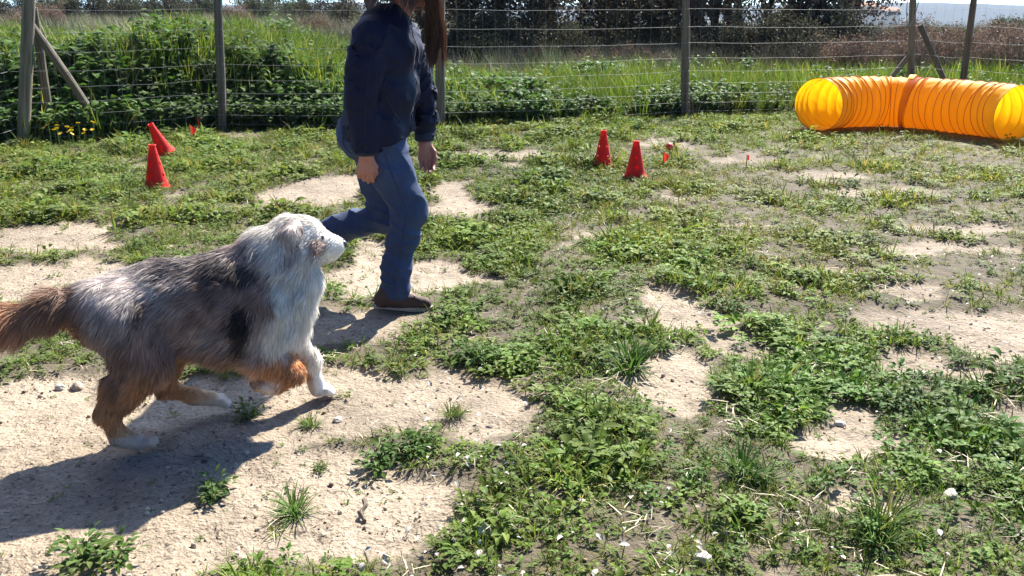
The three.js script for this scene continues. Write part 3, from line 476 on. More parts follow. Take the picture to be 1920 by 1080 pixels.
// ---------- dog ----------
{
  const dog = thing('dog', 'long-haired grey merle dog with white ruff and copper legs trotting at left', 'dog', [-0.97, 0.012, -2.83], 23 * Math.PI / 180);
  // [bone, flow, fur length]
  const parts = [];
  const add = (pts, flow, fur, k) => { for (const b of chain(pts, k)) parts.push({ b, flow: V(...flow).normalize(), fur }); };
  const side = [-1, 0.12, 0];
  add([[-0.35, 0.455, 0, 0.105], [-0.18, 0.475, 0, 0.112], [0.0, 0.455, 0, 0.135], [0.14, 0.45, 0, 0.13]], [-1, -0.38, 0], 0.042, 0.07);
  add([[-0.12, 0.40, 0, 0.11], [0.02, 0.37, 0, 0.125], [0.16, 0.36, 0, 0.10]], [-1, -0.45, 0], 0.045, 0.07);
  add([[0.10, 0.50, 0, 0.105], [0.18, 0.575, 0, 0.09], [0.245, 0.63, 0, 0.072]], [-0.75, -0.65, 0], 0.06, 0.08);       // neck
  add([[0.17, 0.40, 0, 0.10], [0.235, 0.5, 0, 0.085]], [-0.12, -1, 0], 0.07, 0.07);                                      // ruff
  add([[0.26, 0.635, 0, 0.072], [0.285, 0.645, 0, 0.062]], [-1, -0.25, 0], 0.022, 0.04);                                 // skull
  add([[0.30, 0.615, 0, 0.056], [0.345, 0.602, 0, 0.043], [0.388, 0.595, 0, 0.033]], [-1, -0.1, 0], 0.013, 0.03);         // muzzle
  add([[0.295, 0.58, 0, 0.04], [0.37, 0.57, 0, 0.026]], [-1, -0.4, 0], 0.012, 0.02);                                  // jaw
  for (const s of [-1, 1]) {
    add([[0.245, 0.685, 0.045 * s, 0.024], [0.222, 0.672, 0.08 * s, 0.024], [0.212, 0.6, 0.092 * s, 0.016]], [-0.25, -1, 0], 0.026, 0.012);   // ear
    add([[0.31, 0.648, 0.03 * s, 0.017], [0.325, 0.638, 0.03 * s, 0.012]], [-1, 0, 0], 0.008, 0.02);                     // brow
    add([[0.285, 0.6, 0.035 * s, 0.036], [0.25, 0.585, 0.05 * s, 0.04]], [-1, -0.7, 0], 0.035, 0.04);                    // cheek
  }
  add([[-0.4, 0.495, 0, 0.05], [-0.5, 0.49, 0.01, 0.036], [-0.62, 0.465, 0.02, 0.034], [-0.76, 0.43, 0.03, 0.024]], [-0.75, -0.75, 0], 0.085, 0.04);  // tail
  // near hind leg, planted
  add([[-0.32, 0.45, 0.075, 0.1], [-0.265, 0.31, 0.1, 0.074]], [-0.5, -1, 0], 0.045, 0.06);
  add([[-0.265, 0.31, 0.1, 0.07], [-0.345, 0.215, 0.1, 0.045], [-0.395, 0.15, 0.1, 0.031]], [-0.8, -0.8, 0], 0.035, 0.05);
  add([[-0.395, 0.15, 0.1, 0.03], [-0.372, 0.06, 0.1, 0.025], [-0.325, 0.034, 0.1, 0.03]], [-0.4, -1, 0], 0.016, 0.03);
  // far hind leg, swinging forward
  add([[-0.3, 0.45, -0.075, 0.1], [-0.175, 0.315, -0.09, 0.07]], [-0.4, -1, 0], 0.045, 0.06);
  add([[-0.175, 0.315, -0.09, 0.068], [-0.215, 0.21, -0.09, 0.042], [-0.215, 0.13, -0.09, 0.03]], [-0.6, -0.9, 0], 0.03, 0.04);
  add([[-0.215, 0.13, -0.09, 0.029], [-0.125, 0.078, -0.09, 0.024], [-0.07, 0.06, -0.09, 0.028]], [-0.4, -1, 0], 0.016, 0.03);
  // far front leg, reaching
  add([[0.13, 0.42, -0.075, 0.085], [0.165, 0.275, -0.09, 0.052]], [-0.5, -1, 0], 0.04, 0.05);
  add([[0.165, 0.275, -0.09, 0.05], [0.235, 0.225, -0.09, 0.038], [0.288, 0.15, -0.09, 0.03]], [-0.9, -0.7, 0], 0.03, 0.04);
  add([[0.288, 0.15, -0.09, 0.029], [0.3, 0.06, -0.09, 0.024], [0.305, 0.032, -0.09, 0.028]], [-0.4, -1, 0], 0.014, 0.03);
  // near front leg, folded under
  add([[0.12, 0.42, 0.075, 0.088], [0.095, 0.275, 0.1, 0.054]], [-0.5, -1, 0], 0.04, 0.05);
  add([[0.095, 0.275, 0.1, 0.05], [0.15, 0.225, 0.1, 0.038], [0.195, 0.19, 0.1, 0.032]], [-0.8, -0.8, 0], 0.035, 0.04);
  add([[0.195, 0.19, 0.1, 0.031], [0.14, 0.16, 0.1, 0.026], [0.105, 0.155, 0.1, 0.029]], [-0.3, -1, 0], 0.02, 0.03);
  // toes: four on each paw
  const paws = [[-0.31, 0.03, 0.1, 0], [-0.055, 0.052, -0.09, -0.35], [0.315, 0.026, -0.09, -0.1], [0.1, 0.15, 0.1, 2.6]];
  for (const [px, py, pz, a] of paws) for (let i = 0; i < 4; i++) {
    const o = (i - 1.5) * 0.0172, f = i === 1 || i === 2 ? 0.045 : 0.036, c = Math.cos(a), s = Math.sin(a);
    add([[px, py, pz + o * 0.8, 0.014], [px + c * f * 0.6, py + s * f * 0.6 + 0.004, pz + o, 0.0135], [px + c * f, py + s * f - 0.006, pz + o * 1.05, 0.0115]], [c, s - 0.3, 0], 0.007, 0.007);
  }
  const f = blend(parts.map((p) => p.b), 0.04);
  // coat pattern
  const mix = (a, b, t) => [lerp(a[0], b[0], t), lerp(a[1], b[1], t), lerp(a[2], b[2], t)];
  const WHITE = [0.86, 0.82, 0.76], GREY = [0.5, 0.42, 0.385], LGREY = [0.74, 0.68, 0.64], BLACK = [0.03, 0.025, 0.03], BROWN = [0.36, 0.205, 0.145], TAN = [0.58, 0.31, 0.15], PALE = [0.68, 0.49, 0.32];
  function coat(x, y, z, nx, ny, nz) {
    const n = fbm(x * 9 + 3, y * 9 + z * 5, 41, 3), n2 = fbm(x * 22, y * 22 + z * 14, 42, 3), n3 = noise3(x * 6, y * 6, z * 6 + 4);
    let c = mix(GREY, LGREY, sstep(-0.1, 0.5, n));
    c = mix(c, BROWN, sstep(0.05, 0.45, n3 + 0.4 * n2) * 0.55);
    const blot = (cx, cy, rx, ry) => sstep(1.15, 0.75, Math.hypot((x - cx) / rx, (y - cy) / ry) + 0.35 * n2 + 0.25 * n);
    const nearSide = z > -0.02 ? 1 : 0.6;
    c = mix(c, BLACK, blot(0.04, 0.40, 0.036, 0.085) * nearSide);
    c = mix(c, BLACK, 0.85 * blot(0.02, 0.575, 0.10, 0.035));
    c = mix(c, BLACK, 0.7 * blot(-0.14, 0.585, 0.06, 0.02) + 0.6 * sstep(0.2, 0.34, n2 + 0.3 * n) * sstep(0.4, 0.5, y));
    c = mix(c, LGREY, 0.8 * blot(-0.3, 0.56, 0.12, 0.05));
    c = mix(c, BROWN, 0.65 * sstep(0.42, 0.3, y + 0.07 * n + 0.05 * n2) * sstep(0.1, -0.05, x));
    // copper on legs, belly and under the tail
    c = mix(c, TAN, sstep(0.335, 0.25, y + 0.06 * n + 0.03 * n2) * sstep(-0.5, -0.1, 1 - 2 * sstep(0.2, 0.34, x)));
    c = mix(c, PALE, 0.8 * sstep(0.3, 0.24, y + 0.04 * n) * sstep(-0.16, -0.06, x) * sstep(0.12, 0.03, x));
    if (x < -0.42) { c = mix(c, mix(BLACK, mix(BROWN, TAN, 0.4), 0.7), 0.9 * sstep(-0.42, -0.47, x) * sstep(-0.66, -0.5, x)); c = mix(c, mix(TAN, BROWN, 0.4), 0.9 * sstep(-0.52, -0.62, x + 0.04 * n)); if (y > 0.3) c = mix(c, TAN, 0.6 * sstep(0.46, 0.42, y)); }
    // white: ruff, chest, neck, head, paws, front of the reaching leg
    const ruff = sstep(0.0, 0.05, x - 0.115 + 0.55 * Math.max(0, 0.5 - y) * 0.25 - 0.18 * Math.max(0, y - 0.55) * -1 + 0.035 * n + 0.03 * n2) * sstep(0.27, 0.31, y);
    c = mix(c, WHITE, ruff);
    const earCheek = sstep(1.1, 0.7, Math.hypot((x - 0.215) / 0.05, (y - 0.615) / 0.055, (Math.abs(z) - 0.085) / 0.04) + 0.3 * n2);
    c = mix(c, LGREY, 0.85 * earCheek); c = mix(c, GREY, 0.5 * earCheek * sstep(0.1, 0.3, n2));
    const eyePatch = sstep(1.1, 0.6, Math.hypot((x - 0.318) / 0.035, (y - 0.612) / 0.04) + 0.3 * n2) * sstep(0.015, 0.035, Math.abs(z));
    c = mix(c, BROWN, 0.75 * eyePatch);
    if (y < 0.19) { const paw = sstep(0.085, 0.055, y + 0.02 * n); c = mix(c, [0.6, 0.53, 0.46], paw * 0.85 * (0.8 + 0.4 * n2)); }
    if (x > 0.2 && y < 0.3 && z < 0) c = mix(c, WHITE, sstep(-0.15, 0.35, nx + 0.4 * n2 + (y < 0.16 ? 0.5 : 0.1)));
    if (z > 0.05 && y < 0.2 && x > 0.08 && x < 0.14) c = mix(c, WHITE, 0.5);
    return c;
  }
  const bodyGeo = surface(f, [-0.82, -0.02, -0.2], [0.46, 0.76, 0.2], 0.0085, coat);
  const furMat = new THREE.MeshPhysicalMaterial({ color: 0xffffff, vertexColors: true, roughness: 0.9, transmission: 0.32, thickness: 0, specularIntensity: 0.6, clearcoat: 0.15, clearcoatRoughness: 0.45, side: THREE.DoubleSide });
  part('body', bodyGeo, new THREE.MeshStandardMaterial({ vertexColors: true, roughness: 0.9 }), dog);
  // coat of strands
  const P = bodyGeo.attributes.position, N = bodyGeo.attributes.normal, I = bodyGeo.index, tri = I.count / 3, cum = new Float64Array(tri), A = V(), B = V(), C = V();
  let tot = 0; for (let k = 0; k < tri; k++) { A.fromBufferAttribute(P, I.getX(3 * k)); B.fromBufferAttribute(P, I.getX(3 * k + 1)); C.fromBufferAttribute(P, I.getX(3 * k + 2)); tot += B.sub(A).cross(C.sub(A)).length() / 2; cum[k] = tot; }
  const ears = [-1, 1].flatMap((s) => chain([[0.245, 0.685, 0.045 * s, 0.024], [0.222, 0.672, 0.08 * s, 0.024], [0.212, 0.6, 0.092 * s, 0.018]])), eyes = [-1, 1].map((s) => V(0.343, 0.637, 0.042 * s));
  const r = rng(4242), gb = new GB(), STR = 120000, n = V(), d = V(), p = V();
  for (let s = 0; s < STR; s++) {
    const t = r() * tot; let lo = 0, hi = tri - 1; while (lo < hi) { const m = (lo + hi) >> 1; cum[m] < t ? lo = m + 1 : hi = m; }
    let u = r(), v = r(); if (u + v > 1) { u = 1 - u; v = 1 - v; } const w = 1 - u - v, i0 = I.getX(3 * lo), i1 = I.getX(3 * lo + 1), i2 = I.getX(3 * lo + 2);
    p.set(0, 0, 0).addScaledVector(A.fromBufferAttribute(P, i0), w).addScaledVector(B.fromBufferAttribute(P, i1), u).addScaledVector(C.fromBufferAttribute(P, i2), v);
    n.set(0, 0, 0).addScaledVector(A.fromBufferAttribute(N, i0), w).addScaledVector(B.fromBufferAttribute(N, i1), u).addScaledVector(C.fromBufferAttribute(N, i2), v).normalize();
    let ws = 0, fur = 0; d.set(0, 0, 0);
    for (const q of parts) { const e = Math.exp(-Math.max(0, boneDist(q.b, p.x, p.y, p.z)) / 0.018); if (e < 0.02) continue; ws += e; fur += e * q.fur; d.addScaledVector(q.flow, e); }
    if (ws < 1e-6) continue; fur /= ws; d.divideScalar(ws);
    if (p.y < 0.085 && fur > 0.012) fur = 0.012;
    // locks: neighbouring strands bend together
    const q1 = 19, L1 = noise3(p.x * q1, p.y * q1, p.z * q1) + 0.5 * noise3(p.x * 45, p.y * 45, p.z * 45), L2 = noise3(p.x * q1 + 40, p.y * q1, p.z * q1) + 0.5 * noise3(p.x * 45 + 9, p.y * 45, p.z * 45), L3 = noise3(p.x * q1, p.y * q1 + 40, p.z * q1);
    d.x += 0.75 * L1; d.y += 0.7 * L2; d.z += 0.65 * L3;
    d.addScaledVector(n, -d.dot(n)).normalize().addScaledVector(n, 0.30 + 0.22 * L2 + 0.12 * r());
    d.x += (r() - 0.5) * 0.22; d.y += (r() - 0.5) * 0.22; d.z += (r() - 0.5) * 0.22;
    const under = p.y < 0.36 && p.y > 0.2 && n.y < -0.2 ? 1.35 : 1;
    const len = fur * under * (0.65 + 0.6 * r()) * (1 + 0.25 * L3), jx = (r() - 0.5) * 0.03, c1 = coat(p.x + jx, p.y + (r() - 0.5) * 0.03, p.z, n.x, n.y, n.z), c0 = Math.min(...ears.map((b) => boneDist(b, p.x, p.y, p.z))) < 0.006 ? mix(LGREY, GREY, 0.3 + 0.6 * r()) : c1, k = (0.72 + 0.5 * r()) * (1 + 0.4 * clamp(noise3(p.x * 34 + 7, p.y * 34, p.z * 34) + 0.2, -1, 1) * (c1[0] > 0.75 ? 0.25 : 1));
    if (eyes.some((e) => p.distanceTo(e) < 0.021)) continue;
    p.addScaledVector(n, -0.002);
    ribbon(gb, p, d, len, len > 0.02 ? 0.0023 : 0.0018, 0.8, [c0[0] * k, c0[1] * k, c0[2] * k], len > 0.025 ? 3 : 2, (r() - 0.5) * 3);
  }
  part('coat', gb.geo(), furMat, dog);
  const horn = new THREE.MeshStandardMaterial({ color: new THREE.Color().setRGB(0.06, 0.05, 0.045), roughness: 0.5 });
  for (const [px, py, pz, a] of paws) for (let i = 0; i < 4; i++) { const o = (i - 1.5) * 0.0172, fl = (i === 1 || i === 2 ? 0.045 : 0.036) + 0.012, g = new THREE.ConeGeometry(0.0035, 0.016, 7); g.rotateZ(-Math.PI / 2 + a - 0.35); g.translate(px + Math.cos(a) * fl, py + Math.sin(a) * fl - 0.009, pz + o * 1.05); part('claw', g, horn, dog); }
  // nose, eyes, mouth line
  const black = new THREE.MeshPhysicalMaterial({ color: new THREE.Color().setRGB(0.02, 0.018, 0.018), roughness: 0.35, clearcoat: 0.6, clearcoatRoughness: 0.25 });
  part('nose', surface(blend([[0.412, 0.602, -0.008, 0.412, 0.602, 0.008, 0.0135, 0.0135], [0.418, 0.596, 0, 0.408, 0.585, 0, 0.008, 0.006]], 0.012), [0.38, 0.56, -0.04], [0.45, 0.63, 0.04], 0.002), black, dog);
  const amber = new THREE.MeshPhysicalMaterial({ color: new THREE.Color().setRGB(0.09, 0.05, 0.025), roughness: 0.15, clearcoat: 1 });
  for (const s of [-1, 1]) { const e = new THREE.SphereGeometry(0.0135, 20, 14); e.translate(0.33, 0.64, 0.041 * s); part('eye', e, amber, dog); }
  part('mouth', surface(blend([[0.395, 0.577, 0.012, 0.335, 0.58, 0.031, 0.0035, 0.003], [0.395, 0.577, -0.012, 0.335, 0.58, -0.031, 0.0035, 0.003], [0.395, 0.577, -0.012, 0.395, 0.577, 0.012, 0.004, 0.004]], 0.004), [0.31, 0.56, -0.05], [0.42, 0.6, 0.05], 0.002), black, dog);
}
// ---------- person ----------
{
  const man = thing('person', 'person in navy jacket and blue jeans striding to the right beyond the dog', 'person', [-0.55, 0.006, -4.15]);
  const wave = (x, y, z, a, fx, fy, fz, s) => a * (1 - Math.abs(noise3(x * fx + s, y * fy, z * fz)) * 2);
  const crease = (x, y, z, a, fx, fy, fz, s) => { const n = noise3(x * fx + s * 3.1, y * fy + s, z * fz), m = Math.abs(n); return a * ((1 - m) * (1 - m) - 0.45); };   // sharp fold lines between soft hollows
  // skin: whole figure
  const legN = [[-0.05, 0.80, 0.09, 0.08], [0.075, 0.495, 0.10, 0.048], [0.025, 0.33, 0.10, 0.042], [-0.012, 0.085, 0.1, 0.034]];
  const legF = [[-0.10, 0.79, -0.09, 0.085], [-0.06, 0.41, -0.115, 0.055], [-0.24, 0.36, -0.13, 0.05], [-0.43, 0.30, -0.14, 0.036]];
  const armN = [[-0.05, 1.265, 0.185, 0.05], [-0.105, 1.02, 0.225, 0.042], [-0.098, 0.775, 0.205, 0.028]];
  const armF = [[0.03, 1.265, -0.18, 0.05], [0.105, 0.985, -0.23, 0.042], [0.118, 0.765, -0.245, 0.028]];
  const skinCol = (x, y, z) => { const n = fbm(x * 30, y * 30 + z * 20, 51, 3); return [0.5 + 0.08 * n, 0.21 + 0.05 * n, 0.15 + 0.05 * n]; };
  const bodyBones = [...chain(legN), ...chain(legF), ...chain(armN), ...chain(armF), [-0.09, 0.84, -0.07, -0.09, 0.84, 0.07, 0.1, 0.1], [-0.03, 1.02, -0.05, -0.03, 1.02, 0.05, 0.1, 0.1], [0.0, 1.22, -0.09, 0.0, 1.22, 0.09, 0.1, 0.1], [0.01, 1.28, -0.07, 0.01, 1.28, 0.07, 0.05, 0.05], [0.02, 1.32, 0, 0.09, 1.45, 0, 0.052, 0.05],
    [-0.015, 0.085, 0.1, 0.10, 0.04, 0.1, 0.036, 0.025], [-0.43, 0.30, -0.14, -0.48, 0.19, -0.14, 0.036, 0.025]];
  const headC = [0.115, 1.515, 0.0];
  // head frame: looking right and down
  const T = -0.30, hc = Math.cos(T), hs = Math.sin(T), hp = (x, y, z) => [headC[0] + x * hc - y * hs, headC[1] + x * hs + y * hc, headC[2] + z];
  const hb = (a, b, ra, rb, k) => [...hp(...a), ...hp(...b), ra, rb, k];
  const headBones = [hb([-0.015, 0.02, 0], [0.01, 0.03, 0], 0.092, 0.088), hb([0.03, -0.04, 0], [0.065, -0.075, 0], 0.058, 0.03), hb([0.05, 0.0, -0.028], [0.05, 0.0, 0.028], 0.042, 0.042, 0.03), hb([0.09, 0.022, 0], [0.112, -0.018, 0], 0.009, 0.0135, 0.02), hb([0.108, -0.022, -0.01], [0.108, -0.022, 0.01], 0.009, 0.009, 0.012),
    hb([0.088, -0.05, -0.016], [0.088, -0.05, 0.016], 0.0085, 0.0085, 0.012), hb([0.083, -0.062, -0.013], [0.083, -0.062, 0.013], 0.009, 0.009, 0.012), hb([0.08, 0.038, -0.04], [0.088, 0.04, 0], 0.012, 0.012, 0.025), hb([0.08, 0.038, 0.04], [0.088, 0.04, 0], 0.012, 0.012, 0.025),
    hb([-0.01, 0.015, -0.09], [-0.015, -0.03, -0.085], 0.013, 0.009, 0.012), hb([-0.01, 0.015, 0.09], [-0.015, -0.03, 0.085], 0.013, 0.009, 0.012), [0.02, 1.32, 0, 0.09, 1.46, 0, 0.058, 0.052, 0.04]];
  const headF0 = blend(headBones, 0.045), eyeAt = [-1, 1].map((s) => hp(0.083, 0.016, 0.031 * s));
  const headF = (x, y, z) => { let d = headF0(x, y, z); for (const e of eyeAt) { const q = 0.0135 - Math.hypot(x - e[0], y - e[1], z - e[2]); d = Math.max(d, q); } return d; };
  // hands: palm, four fingers, thumb
  function handBones(w, down, fwd, out, curl) {   // w wrist, axes as arrays; fingers curl towards fwd
    const at = (a, b, c) => [0, 1, 2].map((i) => w[i] + down[i] * a + fwd[i] * b + out[i] * c), o = [], cap = (p, q, ra, rb, k = 0.008) => o.push([...p, ...q, ra, rb, k]);
    for (let i = 0; i < 4; i++) cap(at(0.01, (i - 1.5) * 0.009, 0), at(0.078 - Math.abs(i - 1) * 0.003, (i - 1.5) * 0.0205, 0), 0.017, 0.0125, 0.02);
    const Ls = [[0.04, 0.026, 0.02], [0.044, 0.029, 0.021], [0.041, 0.027, 0.02], [0.033, 0.021, 0.018]];
    for (let i = 0; i < 4; i++) { let p = [0.078 - Math.abs(i - 1) * 0.003, (1.5 - i) * 0.0205, 0], ang = curl * 0.45; Ls[i].forEach((l, j) => { const q = [p[0] + Math.cos(ang) * l, p[1], p[2] - Math.sin(ang) * l]; cap(at(...p), at(...q), 0.0098 - j * 0.0009, 0.0092 - j * 0.001, 0.005); p = q; ang += curl * (0.75 - 0.1 * j); }); }
    let p = [0.022, 0.024, -0.006]; for (const [q, ra, rb] of [[[0.05, 0.042, -0.016], 0.0145, 0.012], [[0.08, 0.045, -0.026], 0.0115, 0.0105], [[0.102, 0.04, -0.034], 0.0105, 0.008]]) { cap(at(...p), at(...q), ra, rb, 0.008); p = q; }
    cap(w, at(-0.05, 0, 0), 0.026, 0.028, 0.02);
    return o;
  }
  const nrm = (a) => { const l = Math.hypot(...a); return a.map((q) => q / l); };
  const handN = handBones([-0.098, 0.765, 0.205], nrm([-0.12, -1, -0.05]), nrm([1, -0.12, 0.1]), nrm([0, 0, 1]), 0.95);
  const handF = handBones([0.118, 0.755, -0.245], nrm([0.1, -1, 0.02]), nrm([1, 0.1, -0.1]), nrm([0, 0, -1]), 0.75);
  const box = (bones, m) => { const lo = [9, 9, 9], hi = [-9, -9, -9]; for (const b of bones) for (let e = 0; e < 2; e++) for (let i = 0; i < 3; i++) { lo[i] = Math.min(lo[i], b[e * 3 + i] - b[6 + e] - m); hi[i] = Math.max(hi[i], b[e * 3 + i] + b[6 + e] + m); } return [lo, hi]; };
  const mesh = (f, bones, h, c) => surface(f, ...box(bones, 0.02), h, c);
  const skin = new THREE.MeshPhysicalMaterial({ vertexColors: true, roughness: 0.55, clearcoat: 0.08, clearcoatRoughness: 0.5 });
  part('body', mergeGeometries([mesh(blend(bodyBones, 0.05), bodyBones, 0.012, skinCol), mesh(headF, headBones, 0.0035, skinCol), mesh(blend(handN, 0.008), handN, 0.003, skinCol), mesh(blend(handF, 0.008), handF, 0.003, skinCol)]), skin, man);
  const eyeW = new THREE.MeshPhysicalMaterial({ color: new THREE.Color().setRGB(0.7, 0.68, 0.65), roughness: 0.2, clearcoat: 1 }), iris = new THREE.MeshPhysicalMaterial({ color: new THREE.Color().setRGB(0.05, 0.03, 0.02), roughness: 0.2, clearcoat: 1 });
  eyeAt.forEach((e) => { const g = new THREE.SphereGeometry(0.0122, 18, 12); g.translate(...e); const m = part('eye', g, eyeW, man); const q = new THREE.SphereGeometry(0.006, 14, 10); q.translate(e[0] + 0.0072, e[1] - 0.004, e[2]); part('iris', q, iris, m); });

  // jeans
  const jeansBones = [...chain([[-0.05, 0.80, 0.085, 0.108], [0.0, 0.66, 0.095, 0.098], [0.078, 0.495, 0.10, 0.077], [0.035, 0.36, 0.10, 0.074], [-0.0, 0.22, 0.10, 0.068], [-0.012, 0.10, 0.1, 0.07]]), ...chain([[-0.10, 0.79, -0.085, 0.108], [-0.09, 0.6, -0.105, 0.096], [-0.068, 0.415, -0.115, 0.078], [-0.25, 0.365, -0.13, 0.07], [-0.40, 0.315, -0.14, 0.07]]), [-0.07, 0.84, -0.06, -0.07, 0.84, 0.06, 0.13, 0.13, 0.06], [-0.15, 0.83, -0.075, -0.15, 0.83, 0.075, 0.11, 0.11, 0.06], [-0.05, 0.93, -0.06, -0.05, 0.93, 0.06, 0.115, 0.115, 0.06]];
  const jf0 = blend(jeansBones, 0.035), down = nrm([-0.15, -0.05, -0.01]);
  const jeansF = (x, y, z) => {
    let d = jf0(x, y, z); if (Math.abs(d) > 0.05) return d;
    const knee = Math.exp(-(((y - 0.47) / 0.09) ** 2)), ank = sstep(0.28, 0.1, y), top = sstep(0.6, 0.8, y);
    d -= crease(x, y + 0.35 * x, z, 0.008 + 0.01 * knee + 0.012 * ank + 0.006 * top, 6, 18, 6, 3) + crease(x + 0.5 * y, y, z, 0.006, 13, 22, 13, 9) - 0.004;
    d = Math.max(d, 0.062 - y - 0.02 * (x + 0.01) / 0.07, y - 0.96);                    // hem of the standing leg, waist
    if (z < 0 && y < 0.5) d = Math.max(d, -(x + 0.455) - 0.2 * (y - 0.3));                 // hem of the lifted leg
    return d;
  };
  const denim = (x, y, z) => { const n = fbm(x * 7, y * 7 + z * 4, 61, 4), w = noise3(x * 160, y * 160, z * 160); const k = 1 + 0.3 * n + 0.2 * w, wear = clamp(0.35 + 1.2 * fbm(x * 13, y * 6 + z * 5, 62, 3)) * 0.6; return [(0.027 + 0.035 * wear) * k, (0.046 + 0.045 * wear) * k, (0.115 + 0.055 * wear) * k]; };
  part('jeans', mesh(jeansF, jeansBones, 0.0085, denim), new THREE.MeshPhysicalMaterial({ vertexColors: true, roughness: 0.85, sheen: 0.15, sheenRoughness: 0.5, sheenColor: new THREE.Color(0.5, 0.6, 0.8) }), man);

  // seams and pocket stitched on the jeans
  const onSide = (f, x, y) => { let z = 0.32; for (let i = 0; i < 160 && f(x, y, z) > 0; i++) z -= 0.002; return z; };
  const jeansMesh = man.children.find((c) => c.name === 'jeans'), stitch = new THREE.MeshStandardMaterial({ color: new THREE.Color().setRGB(0.025, 0.045, 0.11), roughness: 0.9 });
  const seam = (name, line, r) => part(name, new THREE.TubeGeometry(new THREE.CatmullRomCurve3(line.map(([x, y]) => V(x, y, onSide(jeansF, x, y) + 0.0006))), line.length * 6, r, 6), stitch, jeansMesh);
  { const L = []; for (let k = 0; k <= 24; k++) { const t = k / 24, y = lerp(0.88, 0.1, t), x = y > 0.5 ? lerp(0.07, -0.06, (y - 0.5) / 0.38) : lerp(-0.012, 0.07, (y - 0.1) / 0.4); L.push([x, y]); } seam('side_seam', L, 0.0028); }
  seam('back_pocket', [[-0.2, 0.86], [-0.205, 0.8], [-0.17, 0.765], [-0.13, 0.79], [-0.125, 0.85]], 0.0025);
  // shirt showing under the open jacket
  const shirtBones = [[-0.065, 0.86, -0.07, -0.065, 0.86, 0.07, 0.136, 0.136], [-0.035, 1.03, -0.055, -0.035, 1.03, 0.055, 0.118, 0.118], [0.0, 1.22, -0.07, 0.0, 1.22, 0.07, 0.1, 0.1], [0.02, 1.30, 0, 0.03, 1.34, 0, 0.062, 0.06]];
  const sf0 = blend(shirtBones, 0.06), shirtF = (x, y, z) => Math.max(sf0(x, y, z) + wave(x, y, z, 0.005, 9, 8, 9, 1) * 0.5, 0.765 - y + 0.02 * noise2(x * 8, z * 8, 2) + (x < 0 ? 0.06 : 0), y - 1.395);
  part('shirt', mesh(shirtF, shirtBones, 0.009), new THREE.MeshStandardMaterial({ color: new THREE.Color().setRGB(0.5, 0.5, 0.5), roughness: 0.9 }), man);

  // jacket
  const jb = [[-0.075, 0.86, -0.085, -0.075, 0.86, 0.085, 0.155, 0.155], [-0.035, 1.03, -0.07, -0.035, 1.03, 0.07, 0.145, 0.145], [-0.005, 1.2, -0.09, -0.02, 1.2, 0.09, 0.135, 0.135], [-0.02, 1.29, -0.09, -0.04, 1.29, 0.09, 0.088, 0.088], [0.015, 1.345, -0.02, 0.015, 1.345, 0.02, 0.075, 0.075],
    ...chain([[-0.05, 1.265, 0.175, 0.084], [-0.095, 1.13, 0.215, 0.076], [-0.108, 1.02, 0.225, 0.07], [-0.105, 0.9, 0.218, 0.063], [-0.098, 0.77, 0.205, 0.052]], 0.03), ...chain([[0.03, 1.265, -0.17, 0.084], [0.085, 1.1, -0.215, 0.074], [0.105, 0.985, -0.23, 0.066], [0.118, 0.87, -0.238, 0.057], [0.118, 0.765, -0.245, 0.047]], 0.03)];
  const jk0 = blend(jb, 0.055), nearArm = chain([[-0.05, 1.265, 0.175, 0.084], [-0.108, 1.02, 0.225, 0.07], [-0.098, 0.77, 0.205, 0.052]]), farArm = chain([[0.03, 1.265, -0.17, 0.084], [0.105, 0.985, -0.23, 0.066], [0.118, 0.765, -0.245, 0.047]]), armD = (x, y, z) => Math.min(...nearArm.map((b) => boneDist(b, x, y, z)), ...farArm.map((b) => boneDist(b, x, y, z)));
  const jacketF = (x, y, z) => {
    let d = jk0(x, y, z); if (Math.abs(d) > 0.06) return d;
    const arm = armD(x, y, z) < 0.012 ? 1 : 0;
    d -= arm ? crease(x, y + z * 0.5 - x * 0.7, z, 0.016, 5, 15, 5, 5) : crease(x + 0.5 * y, y - 0.4 * z, z, 0.018, 6, 6, 6, 7);
    d -= crease(x - 0.6 * y, y + 0.5 * x, z, 0.008, 14, 17, 14, 2);
    const hem = 0.80 + 0.05 * sstep(0.0, 0.12, x) + 0.012 * noise2(x * 9, z * 9, 5) + (x < -0.12 ? 0.03 : 0);
    d = Math.max(d, (arm ? 0.775 : hem) - y);
    // open front: a gap down the middle
    if (x > 0.02 && y < 1.3) d = Math.max(d, (0.006 + 0.04 * sstep(1.0, 0.8, y)) - Math.abs(z + 0.01));
    d = Math.max(d, 0.058 - Math.hypot(x - 0.04 - (y - 1.38) * 0.5, z) - (y < 1.34 ? 1 : 0));  // collar opening
    return Math.max(d, y - 1.41);
  };
  const navy = (x, y, z) => { const n = fbm(x * 8, y * 8 + z * 5, 71, 3), w = noise3(x * 120, y * 120, z * 120), k = 1 + 0.2 * n + 0.15 * w; return [0.009 * k, 0.011 * k, 0.034 * k]; };
  const jg = mesh(jacketF, jb, 0.0085, navy);
  const jk = part('jacket', jg, new THREE.MeshPhysicalMaterial({ vertexColors: true, roughness: 0.7, specularIntensity: 0.45, sheen: 0.1, sheenRoughness: 0.45, sheenColor: new THREE.Color(0.6, 0.65, 0.8) }), man);
